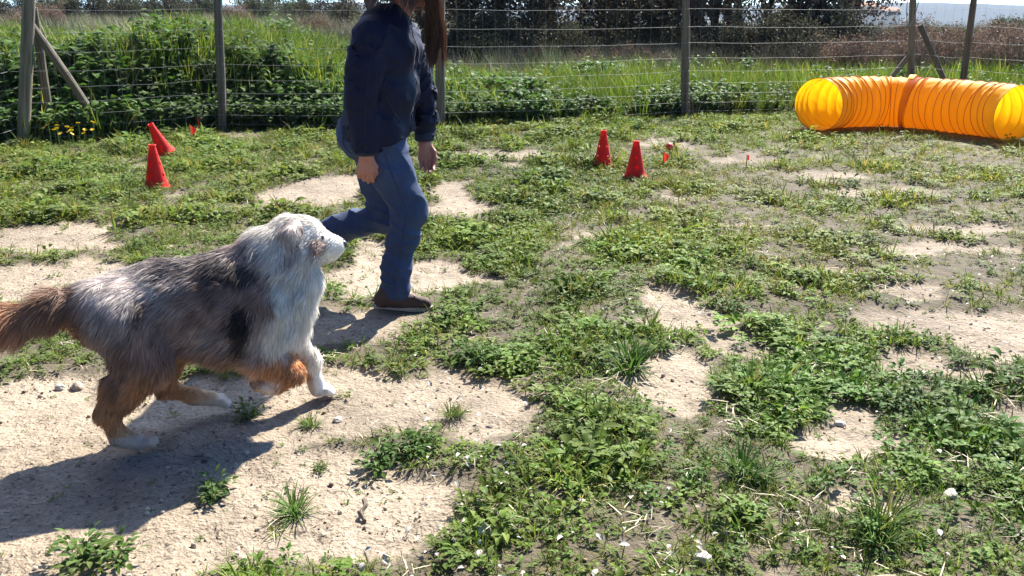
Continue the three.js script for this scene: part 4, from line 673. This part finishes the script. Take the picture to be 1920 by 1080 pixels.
  { const line = (name, pts, r) => part(name, new THREE.TubeGeometry(new THREE.CatmullRomCurve3(pts.map(([x, y]) => V(x, y, onSide(jacketF, x, y) + 0.0005))), pts.length * 6, r, 6), new THREE.MeshStandardMaterial({ color: new THREE.Color().setRGB(0.012, 0.014, 0.03), roughness: 0.85 }), jk); const arm = [], hem = []; for (let k = 0; k <= 20; k++) { const t = k / 20; arm.push([lerp(-0.02, -0.085, t) - 0.02 * Math.sin(t * 3), lerp(1.3, 0.8, t)]); } line('sleeve_seam', arm, 0.0026); for (let k = 0; k <= 8; k++) hem.push([lerp(0.0, 0.05, k / 8), lerp(1.02, 0.9, k / 8)]); line('pocket_welt', hem, 0.005); const yoke = []; for (let k = 0; k <= 8; k++) yoke.push([lerp(-0.11, 0.03, k / 8), 1.235 + 0.02 * Math.sin(k)]); line('shoulder_seam', yoke, 0.0026); }
  // cuffs
  const cuffMat = new THREE.MeshStandardMaterial({ color: new THREE.Color().setRGB(0.03, 0.035, 0.06), roughness: 0.9 });
  for (const [c, rr] of [[[-0.098, 0.785, 0.206], 0.05], [[0.118, 0.783, -0.244], 0.046]]) { const pr = []; for (let k = 0; k <= 10; k++) { const f = k / 10; pr.push(new THREE.Vector2(rr + 0.004 * Math.sin(f * Math.PI) - 0.002 * Math.cos(f * 12), -0.02 + f * 0.045)); } pr.unshift(new THREE.Vector2(rr - 0.009, -0.017)); const g = new THREE.LatheGeometry(pr, 28); g.translate(...c); part('cuff', g, cuffMat, jk); }

  // shoes: upper and light sole
  function shoe(px, py, pz, rot, yaw) {
    const bones = [[-0.055, 0.05, 0, -0.03, 0.075, 0, 0.04, 0.042], [-0.05, 0.045, 0, 0.03, 0.05, 0, 0.04, 0.04], [0.03, 0.05, 0, 0.145, 0.034, 0.004, 0.042, 0.033], [-0.03, 0.08, 0, -0.025, 0.115, 0, 0.042, 0.044]];
    const f0 = blend(bones, 0.03), f = (x, y, z) => Math.max(f0(x, y, z) + 0.0025 * noise3(x * 40, y * 40, z * 40), 0.02 - y, y - 0.115);
    const o = part('shoe', surface(f, [-0.12, 0, -0.07], [0.2, 0.14, 0.07], 0.006), new THREE.MeshPhysicalMaterial({ color: new THREE.Color().setRGB(0.075, 0.042, 0.032), roughness: 0.75 }), man);
    o.position.set(px, py, pz); o.rotation.set(0, yaw, rot);
    const sh = new THREE.Shape(), pts = []; for (let i = 0; i < 28; i++) { const a = i / 28 * 6.2832, c = Math.cos(a); pts.push(new THREE.Vector2(0.042 + c * 0.142, Math.sin(a) * (0.037 + 0.012 * c) * (1 - 0.16 * Math.exp(-(((c + 0.15) / 0.25) ** 2))))); } sh.setFromPoints(pts);
    const eg = new THREE.ExtrudeGeometry(sh, { depth: 0.014, bevelEnabled: true, bevelSize: 0.004, bevelThickness: 0.004, bevelSegments: 2 }); eg.rotateX(-Math.PI / 2); eg.translate(0, 0.005, 0);
    part('sole', eg, new THREE.MeshStandardMaterial({ color: new THREE.Color().setRGB(0.42, 0.38, 0.33), roughness: 0.8 }), o);
    const lg = []; for (let k = 0; k < 4; k++) { const g = new THREE.CapsuleGeometry(0.0032, 0.045, 4, 8); g.rotateX(Math.PI / 2); g.rotateY(k % 2 ? 0.3 : -0.3); g.translate(0.03 + k * 0.022, 0.093 - k * 0.0055, 0); lg.push(g); } part('laces', mergeGeometries(lg), new THREE.MeshStandardMaterial({ color: new THREE.Color().setRGB(0.35, 0.25, 0.2), roughness: 0.8 }), o);
  }
  shoe(-0.015, 0.0, 0.1, 0, 0.04 - 0.1);
  shoe(-0.52, 0.30, -0.14, -1.25, 0);

  // hair: cap and long locks falling forward over the chest
  const hairCol = (r) => { const k = 0.6 + 0.8 * r(); return [0.11 * k, 0.054 * k, 0.035 * k]; };
  { const gb = new GB(), r = rng(88);
    for (let i = 0; i < 5200; i++) {   // scalp strands
      const a = r() * 6.2832, e = Math.acos(1 - 1.25 * r()), q = [Math.sin(e) * Math.cos(a) * 0.097 - 0.012, Math.cos(e) * 0.1 + 0.022, Math.sin(e) * Math.sin(a) * 0.094]; if (q[0] > 0.05 && q[1] < 0.075) continue;
      const p = V(...hp(...q)), back = 0.5 + 0.3 * r(); ribbon(gb, p, V(-back * 0.6 + (q[0] > 0 ? 0.2 : 0), -0.5, q[2] * 9), 0.1 + 0.16 * r(), 0.004, 0.7, hairCol(r), 4, (r() - 0.5) * 2);
    }
    for (const [sz, n] of [[0.095, 700], [-0.06, 380]]) for (let i = 0; i < n; i++) {   // front locks
      const u = r(), w = r(), p = V(0.13 + 0.03 * u + 0.02 * noise2(u * 3, 1, 3), 1.5 + 0.04 * w, sz + (r() - 0.5) * 0.05), L = 0.24 + 0.14 * r(), seg = 7, col = hairCol(r); let l, q;
      for (let k = 0; k <= seg; k++) { const t = k / seg, x = p.x + 0.085 * Math.sin(t * 1.9) * (0.6 + 0.7 * u) - 0.03 * t * t + 0.012 * Math.sin(t * 7 + Math.floor(u * 5) * 1.7) * (0.4 + t), y = p.y - L * t, z = p.z + (sz > 0 ? -0.02 : 0.02) * t + 0.01 * Math.sin(t * 7 + w * 6), hw = 0.0022 * (1 - 0.6 * t), a = gb.v(x - hw, y, z - hw, col), b = gb.v(x + hw, y, z + hw, col); if (k) gb.q(l, q, b, a); l = a; q = b; }
    }
    part('hair', gb.geo(), new THREE.MeshPhysicalMaterial({ vertexColors: true, roughness: 0.85, transmission: 0.25, thickness: 0, clearcoat: 0.35, clearcoatRoughness: 0.35, side: THREE.DoubleSide }), man);
    const capB = [hb([-0.02, 0.028, 0], [0.0, 0.038, 0], 0.097, 0.09)], cf = blend(capB, 0.03); const hairCap = (x, y, z) => { const lx = (x - headC[0]) * hc + (y - headC[1]) * hs, ly = -(x - headC[0]) * hs + (y - headC[1]) * hc; return Math.max(cf(x, y, z), lx * 0.75 - ly * 0.65 - 0.015); };
    part('hair_cap', mesh(hairCap, capB, 0.006), new THREE.MeshStandardMaterial({ color: new THREE.Color().setRGB(0.1, 0.04, 0.025), roughness: 0.8 }), man);
  }
}
// ---------- bank of tall growth beyond the fence ----------
function mallow(seed, n, h, col = [1, 1, 1]) {   // upright leafy weed
  const gb = new GB(), r = rng(seed);
  for (let i = 0; i < n; i++) {
    const a = r() * 6.283, e = 0.5 * r(), hh = h * (0.55 + 0.5 * r()), d = V(Math.cos(a) * Math.sin(e), Math.cos(e), Math.sin(a) * Math.sin(e));
    ribbon(gb, V(Math.cos(a) * 0.03, -0.02, Math.sin(a) * 0.03), d, hh, 0.008, 0.1, jit(r, [col[0] * 1.1, col[1], col[2]], 0.2), 3);
    for (let k = 0; k < 7; k++) { const t = 0.25 + 0.75 * (k + r()) / 7, b = r() * 6.283, p = d.clone().multiplyScalar(hh * t); p.y -= 0.02; leaf(gb, p, V(Math.cos(b), 0.35 * r(), Math.sin(b)), 0.06 + 0.05 * r(), 0.045 + 0.03 * r(), 0.9, jit(r, col, 0.28, 0.12), 0.25, (r() - 0.5)); }
  }
  return gb.geo();
}
{
  const r = rng(606), tall = [0, 1, 2].map((k) => ({ g: grassTuft(700 + k, 22, 0.42, 0.0085, 0.5, 0.9, [1, 1, 1], 4, 0.08), l: [] })), leafy = [0, 1, 2].map((k) => ({ g: mallow(720 + k, 5, 0.42), l: [] })), dry = [0, 1].map((k) => ({ g: grassTuft(740 + k, 26, 0.55, 0.007, 0.55, 0.5, [1, 1, 1], 3, 0), l: [] }));
  for (let z = -5; z > -19; z -= 0.085) for (let x = -12; x < 13; x += 0.085) {
    const px = x + (r() - 0.5) * 0.1, pz = z + (r() - 0.5) * 0.1, s = behind(px, pz); if (s < 0.02 || s > 7.5 || !inView(px, pz, 3.5)) continue;
    const left = sstep(-0.2, -4, px), y = H(px, pz), n = fbm(px * 0.8, pz * 0.8, 81), n2 = fbm(px * 3, pz * 3, 82), rightBare = sstep(2.6, 5, px + 0.5 * n);
    if (s > 4.0 + 1.5 * n - 2.6 * rightBare && r() > 0.2) continue;
    if (r() > 0.85 - 0.35 * sstep(2, 6, s) + 0.4 * n2 + 0.3 * sstep(1.2, 0.2, s)) continue;
    const tone = 1 + 0.35 * n + 0.4 * n2, leafyP = clamp(0.08 + 0.62 * left * sstep(3.2, 0.2, s) + 0.8 * n + 0.6 * sstep(1.1, 0.2, s), 0.04, 0.95) * (1 - 0.4 * rightBare);
    const sc = (0.65 + 0.6 * r()) * lerp(1.0, 1.2, left) * lerp(0.8, 1, sstep(0, 0.9, s)) * (1 + 0.3 * n);
    if (r() < leafyP) leafy[(r() * 3) | 0].l.push({ m: place(px, y, pz, r() * 6.28, sc * 0.95, (r() - 0.5) * 0.2, (r() - 0.5) * 0.2), c: jit(r, [0.075 * tone, 0.145 * tone, 0.024 * tone], 0.25, 0.1) });
    else tall[(r() * 3) | 0].l.push({ m: place(px, y, pz, r() * 6.28, sc, (r() - 0.5) * 0.2, (r() - 0.5) * 0.2), c: jit(r, [0.14 * tone, 0.225 * tone, 0.022 * tone], 0.22, 0.12) });
    if (r() < 0.05 + 0.2 * sstep(2.5, 6, s)) { const c = 0.3 + 0.3 * r(); dry[(r() * 2) | 0].l.push({ m: place(px, y, pz, r() * 6.28, sc * 0.8), c: [c, c * 0.85, c * 0.58] }); }
  }
  for (let k = 0; k < 26000; k++) {   // dry meadow farther off
    const pz = -13 - 62 * Math.pow(r(), 1.5), px = (r() * 2 - 1) * (0.64 * -pz + 5), s = behind(px, pz); if (s < 3.5) continue;
    const n = fbm(px * 0.25, pz * 0.25, 83); if (r() > 0.6 + n) continue;
    const c = 0.2 + 0.28 * r() + 0.1 * n, g = r() < 0.3 + 0.5 * n ? 1.15 : 0.86; dry[(r() * 2) | 0].l.push({ m: place(px, H(px, pz), pz, r() * 6.28, 0.6 + 0.7 * r() - 0.0 * n), c: [c * (g > 1 ? 0.6 : 1), c * g * (g > 1 ? 0.72 : 1), c * (g > 1 ? 0.28 : 0.62)] });
  }
  for (const e of tall) instanced('tall_grass', e.g, GM, e.l, 'tall bright green grass on the bank beyond the fence', 'grass');
  for (const e of leafy) instanced('bank_weeds', e.g, GM, e.l, 'dense dark leafy weeds covering the bank beyond the fence', 'weeds');
  for (const e of dry) instanced('dry_grass', e.g, strawMat, e.l, 'dry pale grass of the meadow beyond the bank', 'grass');
}
// grey gravel track crossing the meadow on the left
{
  const gb = new GB(), S = 60; for (let k = 0; k <= S; k++) { const x = lerp(-34, 0.5, k / S), zc = -30 - 0.08 * x + 1.2 * Math.sin(x * 0.12); for (const e of [-1, 0, 1]) { const z = zc + e * 1.9; gb.v(x, H(x, z) + 0.03 + (e ? 0 : 0.03), z, [1, 1, 1], x / 1.4, z / 1.4); } }
  for (let k = 0; k < S; k++) for (let e = 0; e < 2; e++) gb.q(k * 3 + e, (k + 1) * 3 + e, (k + 1) * 3 + e + 1, k * 3 + e + 1);
  single('gravel_track', gb.geo(false, true), new THREE.MeshStandardMaterial({ color: new THREE.Color().setRGB(0.33, 0.32, 0.31), roughness: 0.95 }), 'grey gravel track crossing behind the bank at upper left', 'track', { kind: 'structure' });
}
// ---------- trees and shrubs ----------
const barkMat = new THREE.MeshStandardMaterial({ color: new THREE.Color().setRGB(0.13, 0.1, 0.075), map: woodTex, bumpMap: woodBump, bumpScale: 0.015, roughness: 0.95 });
const paleBark = new THREE.MeshStandardMaterial({ color: new THREE.Color().setRGB(0.3, 0.25, 0.2), map: woodTex, roughness: 0.95 });
function limbs(seed, stems, h, r0, spread) {   // {wood geometry, tips}
  const r = rng(seed), gs = [], tips = [];
  const grow = (p, d, len, rad, lvl) => {
    const q = p.clone().addScaledVector(d, len); gs.push(pole2(p, q, rad, rad * 0.62, seed + gs.length));
    tips.push(q.clone(), p.clone().lerp(q, 0.55)); if (lvl === 0) return;
    const n = lvl > 1 ? 3 : 3; for (let k = 0; k < n; k++) { const a = r() * 6.283, e = 0.45 + 0.6 * r(), nd = d.clone().add(V(Math.cos(a) * e, 0.15 + 0.2 * (r() - 0.5), Math.sin(a) * e)).normalize(); grow(p.clone().lerp(q, 0.55 + 0.45 * r()), nd, len * (0.55 + 0.25 * r()), rad * 0.55, lvl - 1); }
  };
  for (let s = 0; s < stems; s++) { const a = r() * 6.283, e = spread * (stems > 1 ? 0.4 + 0.6 * r() : 0.15); grow(V(Math.cos(a) * r0 * 1.4 * (stems > 1), -0.15, Math.sin(a) * r0 * 1.4 * (stems > 1)), V(Math.cos(a) * Math.sin(e), Math.cos(e), Math.sin(a) * Math.sin(e)), h * (0.36 + 0.12 * r()), r0, 3); }
  return { wood: mergeGeometries(gs), tips };
}
function pole2(a, b, r0, r1, seed) { const L = a.distanceTo(b), g = new THREE.CylinderGeometry(r1, r0, L, 6, 3, true), p = g.attributes.position; for (let k = 0; k < p.count; k++) p.setXYZ(k, p.getX(k) * (1 + 0.15 * noise2(p.getY(k) * 4, seed, 2)) + 0.03 * L * noise2(p.getY(k) / L * 3, seed, 5) * (1 - (2 * p.getY(k) / L) ** 2), p.getY(k), p.getZ(k)); g.translate(0, L / 2, 0); g.applyQuaternion(new THREE.Quaternion().setFromUnitVectors(V(0, 1, 0), b.clone().sub(a).normalize())); g.translate(a.x, a.y, a.z); return g; }
function crown(seed, tips, per, rad, size, col, lowY, skirt = 0) {
  const gb = new GB(), r = rng(seed), P = tips.filter((t) => t.y > lowY);
  for (const t of P) for (let k = 0; k < per; k++) { const p = V((r() + r() - 1) * rad, (r() + r() - 1) * rad * 0.8 - skirt * r(), (r() + r() - 1) * rad).add(t); if (p.y < 0.12) continue; leaf(gb, p, V(r() - 0.5, r() - 0.6, r() - 0.5), size * (0.6 + 0.8 * r()), size * 0.5 * (0.7 + 0.6 * r()), 0.5, jit(r, col, 0.35, 0.12), 0.2, r() * 3); }
  return gb.geo();
}
const LM = leafMat({ transmission: 0.3 });
function tree(kind, x, z, s, yaw, label, group) { const o = thing(kind.name, label, kind.cat, [x, H(x, z) - 0.02, z], yaw, group); o.scale.setScalar(s); part(kind.cat === 'tree' ? 'trunk' : 'branches', kind.wood, kind.bark, o); if (kind.crown) part(kind.cat === 'tree' ? 'crown' : 'foliage', kind.crown, LM, o); return o; }
{
  const mk = (name, cat, seed, stems, h, r0, spread, leaves, bark) => { const { wood, tips } = limbs(seed, stems, h, r0, spread); return { name, cat, wood, bark, crown: leaves ? crown(seed + 1, tips, ...leaves) : null }; };
  const oakA = mk('evergreen_tree', 'tree', 901, 3, 4.6, 0.11, 0.5, [24, 0.6, 0.1, [0.105, 0.088, 0.062], 0.5, 1.1], barkMat), oakB = mk('evergreen_tree', 'tree', 905, 2, 5, 0.13, 0.4, [26, 0.6, 0.1, [0.12, 0.09, 0.07], 0.5, 1.2], barkMat);
  const dark = mk('evergreen_shrub', 'shrub', 911, 6, 1.7, 0.03, 0.8, [14, 0.26, 0.06, [0.075, 0.075, 0.045], 0.1, 0.3], barkMat), olive = mk('grey_green_shrub', 'shrub', 921, 6, 1.8, 0.03, 0.8, [12, 0.26, 0.055, [0.1, 0.12, 0.07], 0.2, 0.2], barkMat);
  const brown = mk('brown_shrub', 'shrub', 931, 9, 1.5, 0.014, 0.7, [7, 0.2, 0.045, [0.22, 0.15, 0.11], 0.1, 0.15], paleBark), twig = mk('leafless_shrub', 'shrub', 941, 10, 1.6, 0.013, 0.6, null, paleBark);
  const r = rng(31);
  const px = (u, z) => (u - 960) / 1663 * (-z * 0.953 + 0.42);
  for (const [u, z, k, s, l] of [[845, -20.5, oakA, 1, 'dark many-stemmed evergreen tree just right of the person'], [905, -22, oakB, 1.05, 'dark evergreen tree in the middle of the thicket behind the fence'], [965, -20.8, oakA, 0.92, 'dark evergreen tree right of the thicket middle, low branches sweeping down'], [1050, -23, oakB, 0.95, 'evergreen tree at the right end of the central thicket'], [1345, -21.5, oakA, 1.1, 'dark evergreen tree just right of the grey fence post'], [1440, -23.5, oakB, 1, 'dark evergreen tree midway between grey post and tunnel'], [1240, -27, oakA, 1.1, 'evergreen tree set back, left of the grey fence post'], [720, -31, oakB, 1, 'evergreen tree farther back, half hidden by the person']]) tree(k, px(u, z), z, s, r() * 6.28, l, 'dark evergreen trees beyond the fence');
  for (const [u, z, k, s, l] of [[1095, -24, oakA, 1.0, 'dark evergreen tree right of the central thicket, behind the small brown shrubs'], [1180, -25.5, oakB, 1.05, 'dark evergreen tree behind the brown shrubs, second left of the grey post'], [1290, -24.5, oakA, 1.0, 'dark evergreen tree right behind the grey fence post'], [1395, -25, oakB, 1.0, 'dark evergreen tree set back right of the grey fence post'], [1490, -22, oakA, 0.95, 'dark evergreen tree above the left end of the tunnel'], [1545, -25, oakB, 1.0, 'dark evergreen tree above the tunnel opening, nearest the white houses'], [780, -25, oakA, 1.0, 'dark evergreen tree half hidden behind the person'],
    [20, -50, oakB, 1.1, 'far evergreen tree behind the left corner post'], [110, -54, oakA, 1.2, 'far evergreen tree right of the left corner post'], [205, -50, oakB, 1.1, 'far evergreen tree midway between the corner post and the slim post'], [300, -55, oakA, 1.2, 'far evergreen tree left of the slim post'], [395, -52, oakB, 1.2, 'far evergreen tree behind the slim post'], [490, -54, oakA, 1.1, 'far evergreen tree right of the slim post'], [585, -50, oakB, 1.1, 'far evergreen tree left of the person']]) tree(k, px(u, z), z, s, r() * 6.28, l, 'dark evergreen trees beyond the fence');
  // each shrub with what is said of it
  const sh = (k, group, list) => { for (const [u, z, s, label] of list) tree(k, px(u, z), z, s, r() * 6.28, label, group); };
  sh(dark, 'shrubs under the central thicket', [[800, -20, 0.85, 'dark evergreen shrub just left of the post behind the person'], [855, -18.6, 0.8, 'dark evergreen shrub right beside the post behind the person'], [905, -19.4, 0.85, 'dark evergreen shrub second right of the post behind the person'], [950, -18.8, 0.8, 'dark evergreen shrub below the middle of the central thicket'], [1000, -19.6, 0.85, 'dark evergreen shrub third right of the post behind the person'], [1045, -19, 0.7, 'dark evergreen shrub at the right foot of the central thicket'], [1100, -22, 0.95, 'dark evergreen shrub set back right of the central thicket'], [1165, -24, 1.0, 'dark evergreen shrub behind the small brown shrubs'], [1225, -23, 0.95, 'dark evergreen shrub close left of the grey fence post']]);
  sh(dark, 'shrubs right of the grey post', [[1325, -18.8, 0.7, 'low dark evergreen shrub touching the grey fence post on its right'], [1385, -18.2, 0.8, 'dark evergreen shrub second right of the grey fence post'], [1440, -19.4, 0.95, 'dark evergreen shrub third right of the grey fence post'], [1495, -18.6, 0.85, 'dark evergreen shrub above the left end of the tunnel'], [1535, -20.2, 0.95, 'tall dark evergreen shrub above the tunnel left opening'], [1572, -24, 0.8, 'dark evergreen shrub set back, below the largest white house']]);
  sh(brown, 'dry scrub beyond the tunnel', [[1590, -16.6, 0.8, 'reddish-brown dry shrub above the left half of the tunnel'], [1640, -18.4, 0.75, 'reddish-brown dry shrub just left of the right corner post'], [1690, -16.4, 0.7, 'low reddish-brown shrub at the foot of the right corner post'], [1745, -16.8, 0.85, 'reddish-brown shrub just right of the right corner post'], [1790, -18.2, 0.9, 'reddish-brown shrub between the corner post and the dark right post'], [1835, -16.2, 0.75, 'reddish-brown shrub behind the dark right post'], [1880, -17.2, 0.85, 'reddish-brown shrub right of the dark right post'], [1930, -18.5, 0.9, 'reddish-brown shrub cut by the right edge'], [1710, -21, 1.0, 'reddish-brown shrub set back behind the right corner post'], [1850, -22, 1.0, 'reddish-brown shrub set back near the right edge']]);
  sh(twig, 'twiggy shrubs beyond the fence', [[1565, -16.4, 0.7, 'leafless twiggy shrub above the tunnel left opening'], [1615, -15.8, 0.7, 'leafless twiggy shrub above the tunnel left half'], [1668, -17.2, 0.8, 'leafless twiggy shrub left of the right corner post'], [1722, -15.6, 0.7, 'leafless twiggy shrub between corner post and its brace'], [1768, -17.4, 0.8, 'leafless twiggy shrub right of the slanting brace'], [1815, -15.6, 0.65, 'leafless twiggy shrub left of the dark right post'], [1862, -16.2, 0.75, 'leafless twiggy shrub right of the dark right post'], [1905, -15.4, 0.7, 'leafless twiggy shrub at the right edge above the tunnel end'], [1960, -17, 0.7, 'leafless twiggy shrub just past the right edge'], [1010, -17.6, 0.6, 'leafless twiggy shrub in front of the central thicket'], [1300, -17.2, 0.6, 'leafless twiggy shrub directly behind the grey fence post'], [1360, -16.8, 0.6, 'leafless twiggy shrub a little right of the grey fence post'], [1430, -17, 0.65, 'leafless twiggy shrub midway between the grey post and the tunnel'], [1500, -16.4, 0.65, 'leafless twiggy shrub beside the tunnel left end'], [930, -17.4, 0.5, 'leafless twiggy shrub low in front of the dark thicket'], [1085, -18.2, 0.55, 'leafless twiggy shrub right of the central thicket'], [1150, -18.6, 0.6, 'leafless twiggy shrub between the thicket and the grey fence post'], [1250, -18, 0.55, 'leafless twiggy shrub just left of the grey fence post']]);
  sh(brown, 'brown shrubs left of the grey post', [[1110, -17.6, 0.5, 'small reddish-brown shrub nearest the central thicket'], [1185, -18.2, 0.6, 'small reddish-brown shrub midway between thicket and grey post'], [1245, -17.4, 0.5, 'small reddish-brown shrub at the foot of the grey post']]);
  sh(olive, 'grey-green shrubs at right', [[1500, -29, 1.25, 'grey-green shrub behind the dark shrubs above the tunnel'], [1625, -26, 0.6, 'grey-green shrub below the white houses'], [1690, -29, 0.65, 'grey-green shrub behind the right corner post'], [1770, -25, 0.85, 'grey-green shrub between the right posts'], [1900, -28, 0.95, 'grey-green shrub behind the scrub at the right edge']]);
  sh(olive, 'shrubs beyond the track', [[120, -42, 1.2, 'grey-green shrub beyond the track near the left corner post'], [260, -45, 1.3, 'grey-green shrub beyond the track, second from the left'], [380, -47, 1.3, 'grey-green shrub beyond the track left of the slim post'], [470, -44, 1.2, 'grey-green shrub beyond the track right of the slim post'], [560, -41, 1.1, 'grey-green shrub beyond the track nearest the person']]);
  sh(dark, 'hedge beyond the track', [[60, -40, 1.2, 'dark hedge shrub behind the left corner post'], [190, -43, 1.3, 'dark hedge shrub between the corner post and the slim post'], [330, -41, 1.2, 'dark hedge shrub left of the slim post'], [620, -38, 1.2, 'dark hedge shrub just left of the person']]);
  sh(brown, 'brown shrubs behind the left bank', [[430, -36, 0.9, 'brown dry shrub right of the slim post behind the bank'], [40, -24, 0.8, 'brown dry shrub behind the left corner post'], [90, -28, 0.9, 'brown dry shrub right of the left corner post behind the bank'], [600, -27, 0.8, 'brown dry shrub left of the person behind the bank']]);
}
// ---------- far hills and houses ----------
{
  const ridge = (name, D, base, amp, seed, col, label, cut) => {
    const gb = new GB(), N = 220, M = 10; for (let j = 0; j <= M; j++) for (let i = 0; i <= N; i++) { const a = lerp(-1.1, 1.1, i / N), f = j / M, d = D * (0.72 + 0.5 * f), x = Math.sin(a) * d, z = -Math.cos(a) * d, prof = Math.sin(Math.min(1, f * 1.35) * Math.PI / 2), top = base + amp * fbm(a * 5, seed, seed, 4) + cut(a); gb.v(x, lerp(-46, top, prof) + 2.5 * fbm(x / D * 40, z / D * 40, seed + 3) * prof, z, [1, 1, 1].map((q, c) => col[c] * (1 + 0.35 * fbm(x / D * 60, z / D * 60, seed + 5))), x / 40, z / 40); }
    const W = N + 1; for (let j = 0; j < M; j++) for (let i = 0; i < N; i++) gb.q(j * W + i, (j + 1) * W + i, (j + 1) * W + i + 1, j * W + i + 1);
    single(name, gb.geo(true, true), new THREE.MeshStandardMaterial({ vertexColors: true, roughness: 1, side: THREE.DoubleSide }), label, 'hills', { kind: 'structure' });
  };
  ridge('hills', 1600, 4, 10, 5, [0.035, 0.05, 0.045], 'low wooded hills on the horizon', (a) => 0);
  ridge('hills', 520, -9, 10, 9, [0.06, 0.07, 0.05], 'nearer scrubby slope below the far hills', (a) => 4 * sstep(0.2, -0.6, a));
  const white = new THREE.MeshStandardMaterial({ color: new THREE.Color().setRGB(0.8, 0.79, 0.76), roughness: 0.9 }), tile = new THREE.MeshStandardMaterial({ color: new THREE.Color().setRGB(0.4, 0.2, 0.13), roughness: 0.9 }), pane = new THREE.MeshStandardMaterial({ color: new THREE.Color().setRGB(0.05, 0.055, 0.06), roughness: 0.3 });
  const house = (u, z, y, w, h, d, label, nw) => {
    const o = thing('white_house', label, 'house', [(u - 960) / 1663 * (-z * 0.953), y, z], 0.3, 'white houses on the far slope');
    const b = new THREE.BoxGeometry(w, h + 12, d); b.translate(0, h / 2 - 6, 0); part('wall', b, white, o);
    const s = new THREE.Shape(); s.moveTo(-d / 2 - 0.4, 0); s.lineTo(0, 1.6); s.lineTo(d / 2 + 0.4, 0); s.closePath(); const g = new THREE.ExtrudeGeometry(s, { depth: w + 0.8, bevelEnabled: false }); g.rotateY(Math.PI / 2); g.translate(-w / 2 - 0.4, h + 0.01, 0); part('roof', g, tile, o);
    for (let k = 0; k < nw; k++) { const q = new THREE.BoxGeometry(1.1, 1.5, 0.12); q.translate(-w / 2 + (k + 0.5) * w / nw, h * 0.55, d / 2 + 0.02); part('window', q, pane, o); }
  };
  house(1618, -330, -2.6, 9, 4.2, 7, 'largest white house on the far slope, left of the right corner post', 4);
  house(1665, -420, -3.0, 9, 2.8, 7, 'low long white house right of the largest white house', 5);
  house(1590, -520, 0.0, 6, 2.6, 6, 'small white house above and left of the largest one', 3);
}
// ---------- haze ----------
scene.fog = new THREE.FogExp2(new THREE.Color(0.55, 0.7, 1.0), 0.0002);
renderer.render(scene, camera);
